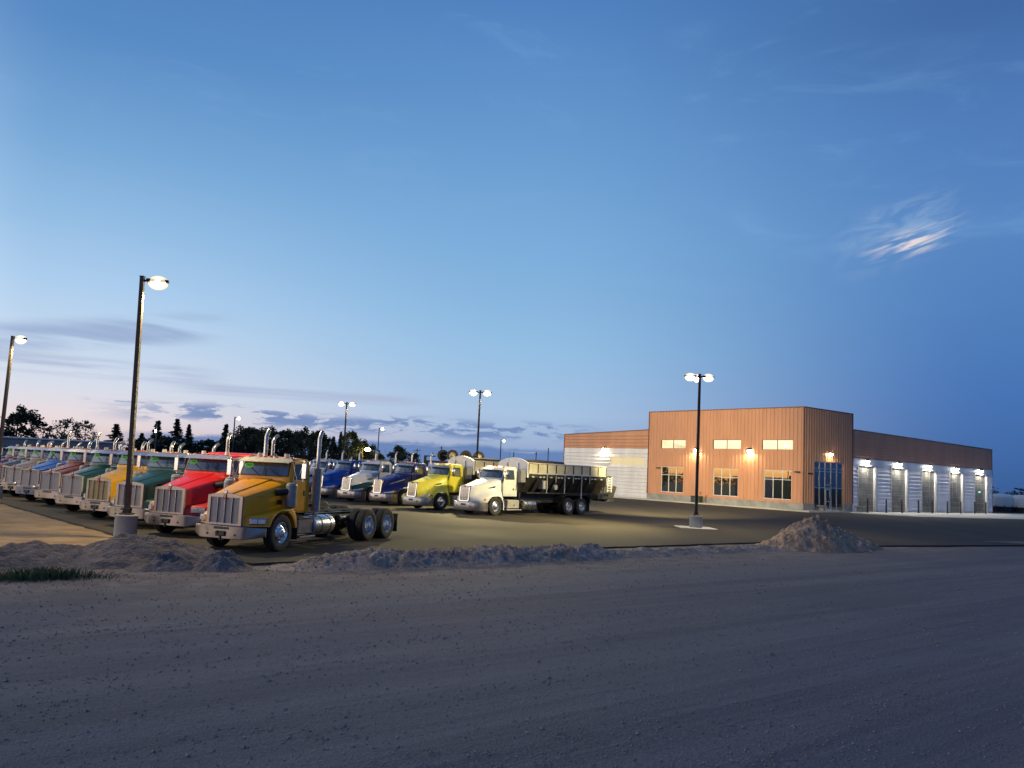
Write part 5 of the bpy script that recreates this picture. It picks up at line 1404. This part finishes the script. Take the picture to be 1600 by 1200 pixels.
aero((-10.42,59.96,0), HR+R(7), W_, TK, 'two tone truck, white above and dark green below', G2, dict(rear=(-5.3,-6.65), white_visor=1))
rb = pt('bright_blue', (.010,.060,.36))
aero((-13.1,63.6,0), HR+R(4), rb, rb, 'bright blue truck half hidden behind the mustard exhaust stack', G2, dict(rear=(-5.3,-6.65), sleeper=.9, sleeper_paint=pt('dull_blue', (.03,.07,.14))))
aero((-15.8,67.2,0), HR+R(4), W_, W_, 'white truck behind the bright blue one, mostly hidden', G2, dict(rear=(-5.3,-6.65), white_visor=1))

# ------------------------------------------------------------------ sky
wd = bpy.data.worlds.new('World'); scene.world = wd; wd.use_nodes = True
nt = NT(wd.node_tree); bg = wd.node_tree.nodes['Background']
g = nt.new('ShaderNodeTexCoord').outputs['Generated']
sp = nt.new('ShaderNodeSeparateXYZ'); nt.link(g, sp.inputs[0])
el = nt.math('MULTIPLY', nt.math('ARCSINE', sp.outputs[2]), 180/math.pi)
az = nt.math('MULTIPLY', nt.math('ARCTAN2', sp.outputs[0], sp.outputs[1]), 180/math.pi)
def ramp(stops, k=1.0, srgb=True):
    r = nt.new('ShaderNodeValToRGB'); nt.link(nt.step(el, 0, 60, 0, 1, smooth=False), r.inputs[0])
    cr = r.color_ramp; cr.interpolation = 'B_SPLINE' if False else 'LINEAR'
    for i, (e, c) in enumerate(stops):
        cc = lin(c) if srgb else tuple(v/k for v in c)
        if i < 2: s_ = cr.elements[i]; s_.position = e/60
        else: s_ = cr.elements.new(e/60)
        s_.color = cc + (1,)
    return r.outputs[0]
left_ = ramp([(0,(226,196,190)),(2,(234,220,222)),(4,(216,222,235)),(7,(194,215,238)),(10,(174,206,238)),(14,(148,189,228)),(18.5,(120,168,215)),(25,(88,138,196)),(40,(62,106,166)),(60,(46,84,142))])
mid_ = ramp([(0,(112,142,190)),(2,(160,180,212)),(4,(168,195,226)),(8,(150,191,227)),(12,(134,180,222)),(16,(122,171,218)),(22,(105,155,208)),(31,(80,129,191)),(45,(60,104,164)),(60,(46,84,142))])
right_ = ramp([(0,(58,94,150)),(2,(64,104,164)),(6,(72,116,181)),(11,(81,127,188)),(16,(88,134,193)),(22,(80,125,186)),(28,(66,107,165)),(45,(54,94,152)),(60,(46,84,142))])
KW = 5.5
west_ = ramp([(0,(1.3,.58,.16)),(.8,(2.2,1.15,.38)),(2,(3.0,2.5,1.55)),(4,(4.2,3.6,2.7)),(8,(3.9,3.4,2.9)),(14,(2.4,2.4,2.4)),(24,(.95,1.1,1.45)),(40,(.3,.45,.8)),(60,(.11,.20,.37))], KW, False)
west_ = nt.mix(1.0, west_, (KW,KW,KW), 'MULTIPLY')
def smix(f, a, b): return nt.mix(f, a, b)
sky = smix(nt.step(az, -30, 2), left_, mid_)
sky = smix(nt.step(az, 0, 32), sky, right_)
dist = nt.math('ABSOLUTE', nt.math('SUBTRACT', nt.math('MODULO', nt.math('ADD', az, 440), 360), 0))     # 0 at az = -80
dist = nt.math('MINIMUM', dist, nt.math('SUBTRACT', 360, dist))
sky = smix(nt.step(az, -60, -170), sky, right_)
sky = smix(nt.step(dist, 50, 15), sky, west_)
# clouds, laid out by bearing and elevation
cv = nt.new('ShaderNodeCombineXYZ'); nt.link(az, cv.inputs[0]); nt.link(el, cv.inputs[1]); cv = cv.outputs[0]
def band(x, c, w): return nt.step(nt.math('ABSOLUTE', nt.math('SUBTRACT', x, c)), w, w*.25)
def lay(col, fac):
    global sky
    sky = nt.mix(fac, sky, lin(col))
mul = lambda *a: a[0] if len(a) == 1 else nt.math('MULTIPLY', a[0], mul(*a[1:]))
tilt = nt.math('MULTIPLY_ADD', az, -.06, el)
nw = nt.noise(nt.mapping(cv, loc=(11,4,0), sc=(.16,.55,1)), 1, 6, .6, .4)
sky = nt.mix(mul(nt.step(nw, .50, .64), nt.step(az, -60, -72), nt.step(el, 9, 5), .75), sky, (.55,.36,.26))
# long soft streaks on the left
n_st = nt.noise(nt.mapping(cv, sc=(.075,.85,1)), 1.0, 5, .55, .6)
lay((152,172,208), mul(nt.step(n_st, .34, .60), band(nt.math('MULTIPLY_ADD', az, -.17, el), 11.75, 1.35), nt.step(az, -17.5, -23), nt.math('ADD', .85, 0)))
lay((168,182,212), mul(nt.step(nt.noise(nt.mapping(cv, loc=(3,7,0), sc=(.07,1.1,1)), 1, 5, .55), .36, .58), band(el, 5.1, .8), nt.step(az, -18, -23), .85))
lay((172,184,212), mul(nt.step(nt.noise(nt.mapping(cv, loc=(9,2,0), sc=(.05,1.6,1)), 1, 4, .5), .32, .55), band(el, 4.35, .5), nt.step(az, -4, -9), nt.step(az, -24, -19), .75))
lay((150,182,222), mul(nt.step(nt.noise(nt.mapping(cv, loc=(1,5,0), sc=(.06,.6,1)), 1, 5, .6), .5, .72), band(el, 7.2, 2.2), nt.step(az, 14, 4), nt.step(az, -16, -8), .35))
lay((132,178,224), mul(nt.step(nt.noise(nt.mapping(cv, loc=(4,1,0), sc=(.10,.35,1)), 1, 6, .6, .8), .50, .78), nt.step(el, 9, 16), nt.step(az, -70, -40), .22))
# blue bank on the horizon, its top uneven
nb = nt.noise(nt.mapping(cv, sc=(.33,.2,1)), 1, 5, .6)
topel = nt.math('MULTIPLY_ADD', nb, 1.1, nt.step(az, -26, -4, .85, 1.15))
lay((100,130,182), mul(nt.step(el, topel, nt.math('SUBTRACT', topel, .35)), nt.step(az, -27, -21), nt.step(az, 26, 6), .92))
# broken cumulus
n_cu = nt.noise(nt.mapping(cv, sc=(.42,1.7,1)), 1.0, 7, .62, .3)
n_big = nt.noise(nt.mapping(cv, loc=(5,3,0), sc=(.13,.3,1)), 1.0, 2)
mcu = mul(nt.step(nt.math('ADD', n_cu, nt.math('MULTIPLY', nt.math('SUBTRACT', n_big, .5), .35)), .445, .53), band(nt.math('MULTIPLY_ADD', nt.math('SUBTRACT', n_big, .5), 1.2, el), 2.65, .9), nt.step(az, -28, -20), nt.step(az, 8, 2))
lay((112,138,186), mul(mcu, .9))
n_hi = nt.noise(nt.mapping(cv, loc=(.5,.22,0), sc=(.34,1.25,1)), 1.0, 7, .62, .3)
lay((196,196,218), mul(nt.step(nt.noise(nt.mapping(cv, loc=(2,9,0), sc=(.16,1.7,1)), 1, 5, .6), .56, .68), band(el, 1.6, .8), nt.step(az, -18, -12), nt.step(az, 6, 1), .6))
lay((150,165,200), mul(nt.step(nt.noise(nt.mapping(cv, loc=(7,9,0), sc=(.5,2.6,1)), 1, 6, .6), .55, .63), band(el, 2.9, .55), nt.step(az, -28, -25), nt.step(az, -19, -22), .9))
# small sunlit cirrus at the right
cu_, sv_ = math.cos(R(17)), math.sin(R(17))
ca = nt.math('ADD', nt.math('MULTIPLY', nt.math('SUBTRACT', az, 25.4), cu_), nt.math('MULTIPLY', nt.math('SUBTRACT', el, 15.3), sv_))
cb_ = nt.math('SUBTRACT', nt.math('MULTIPLY', nt.math('SUBTRACT', el, 15.3), cu_), nt.math('MULTIPLY', nt.math('SUBTRACT', az, 25.4), sv_))
cc_ = nt.new('ShaderNodeCombineXYZ'); nt.link(ca, cc_.inputs[0]); nt.link(cb_, cc_.inputs[1]); cc_ = cc_.outputs[0]
n_ci = nt.noise(nt.mapping(cc_, sc=(.32,2.3,1)), 1.0, 5, .55, .5)
lay((236,224,222), mul(nt.step(n_ci, .43, .64), band(cb_, -.15, 1.15), nt.step(nt.math('ABSOLUTE', nt.math('SUBTRACT', ca, .45)), 3.6, .4), .95))
n_c2 = nt.noise(nt.mapping(cc_, loc=(3,4,0), sc=(.35,.9,1)), 1.0, 5, .6, .8)
lay((150,180,216), mul(nt.step(n_c2, .38, .70), band(cb_, .7, 2.6), nt.step(nt.math('ABSOLUTE', nt.math('SUBTRACT', ca, -.2)), 5.0, 1.0), .55))
nt.link(sky, bg.inputs['Color']); bg.inputs['Strength'].default_value = 1.0

sun = bpy.data.lights.new('sun', 'SUN'); sun.energy = .4; sun.angle = R(20); sun.color = (1, .78, .60)
so = bpy.data.objects.new('sun', sun); COL.objects.link(so)
sd = Vector((math.sin(R(-128))*math.cos(R(5)), math.cos(R(-128))*math.cos(R(5)), math.sin(R(5))))
so.rotation_euler = sd.to_track_quat('Z', 'Y').to_euler(); so.location = (0, 0, 40)

# ------------------------------------------------------------------ camera
cam = bpy.data.cameras.new('camera'); cam.sensor_width = 36; cam.lens = 36*1300/1600; cam.clip_start = .1; cam.clip_end = 3000
co = bpy.data.objects.new('camera', cam); COL.objects.link(co)
pi_, ro_ = .1035, .0467
fw = Vector((0, math.cos(pi_), math.sin(pi_))); up0 = Vector((0, -math.sin(pi_), math.cos(pi_))); r0 = Vector((1,0,0))
rt = r0*math.cos(ro_) + up0*math.sin(ro_); up = -r0*math.sin(ro_) + up0*math.cos(ro_)
mw = Matrix((rt, up, -fw)).transposed().to_4x4(); mw.translation = (0, 0, 2.7); co.matrix_world = mw
scene.camera = co
scene.view_settings.view_transform = 'Standard'; scene.view_settings.look = 'None'
scene.view_settings.exposure = 0.0; scene.view_settings.gamma = 1.0; scene.view_settings.use_curve_mapping = False
scene.render.engine = 'CYCLES'
cy = scene.cycles
cy.use_denoising = True; cy.max_bounces = 5; cy.diffuse_bounces = 3; cy.glossy_bounces = 3; cy.transmission_bounces = 2
cy.sample_clamp_indirect = 4.0; cy.caustics_reflective = False; cy.caustics_refractive = False
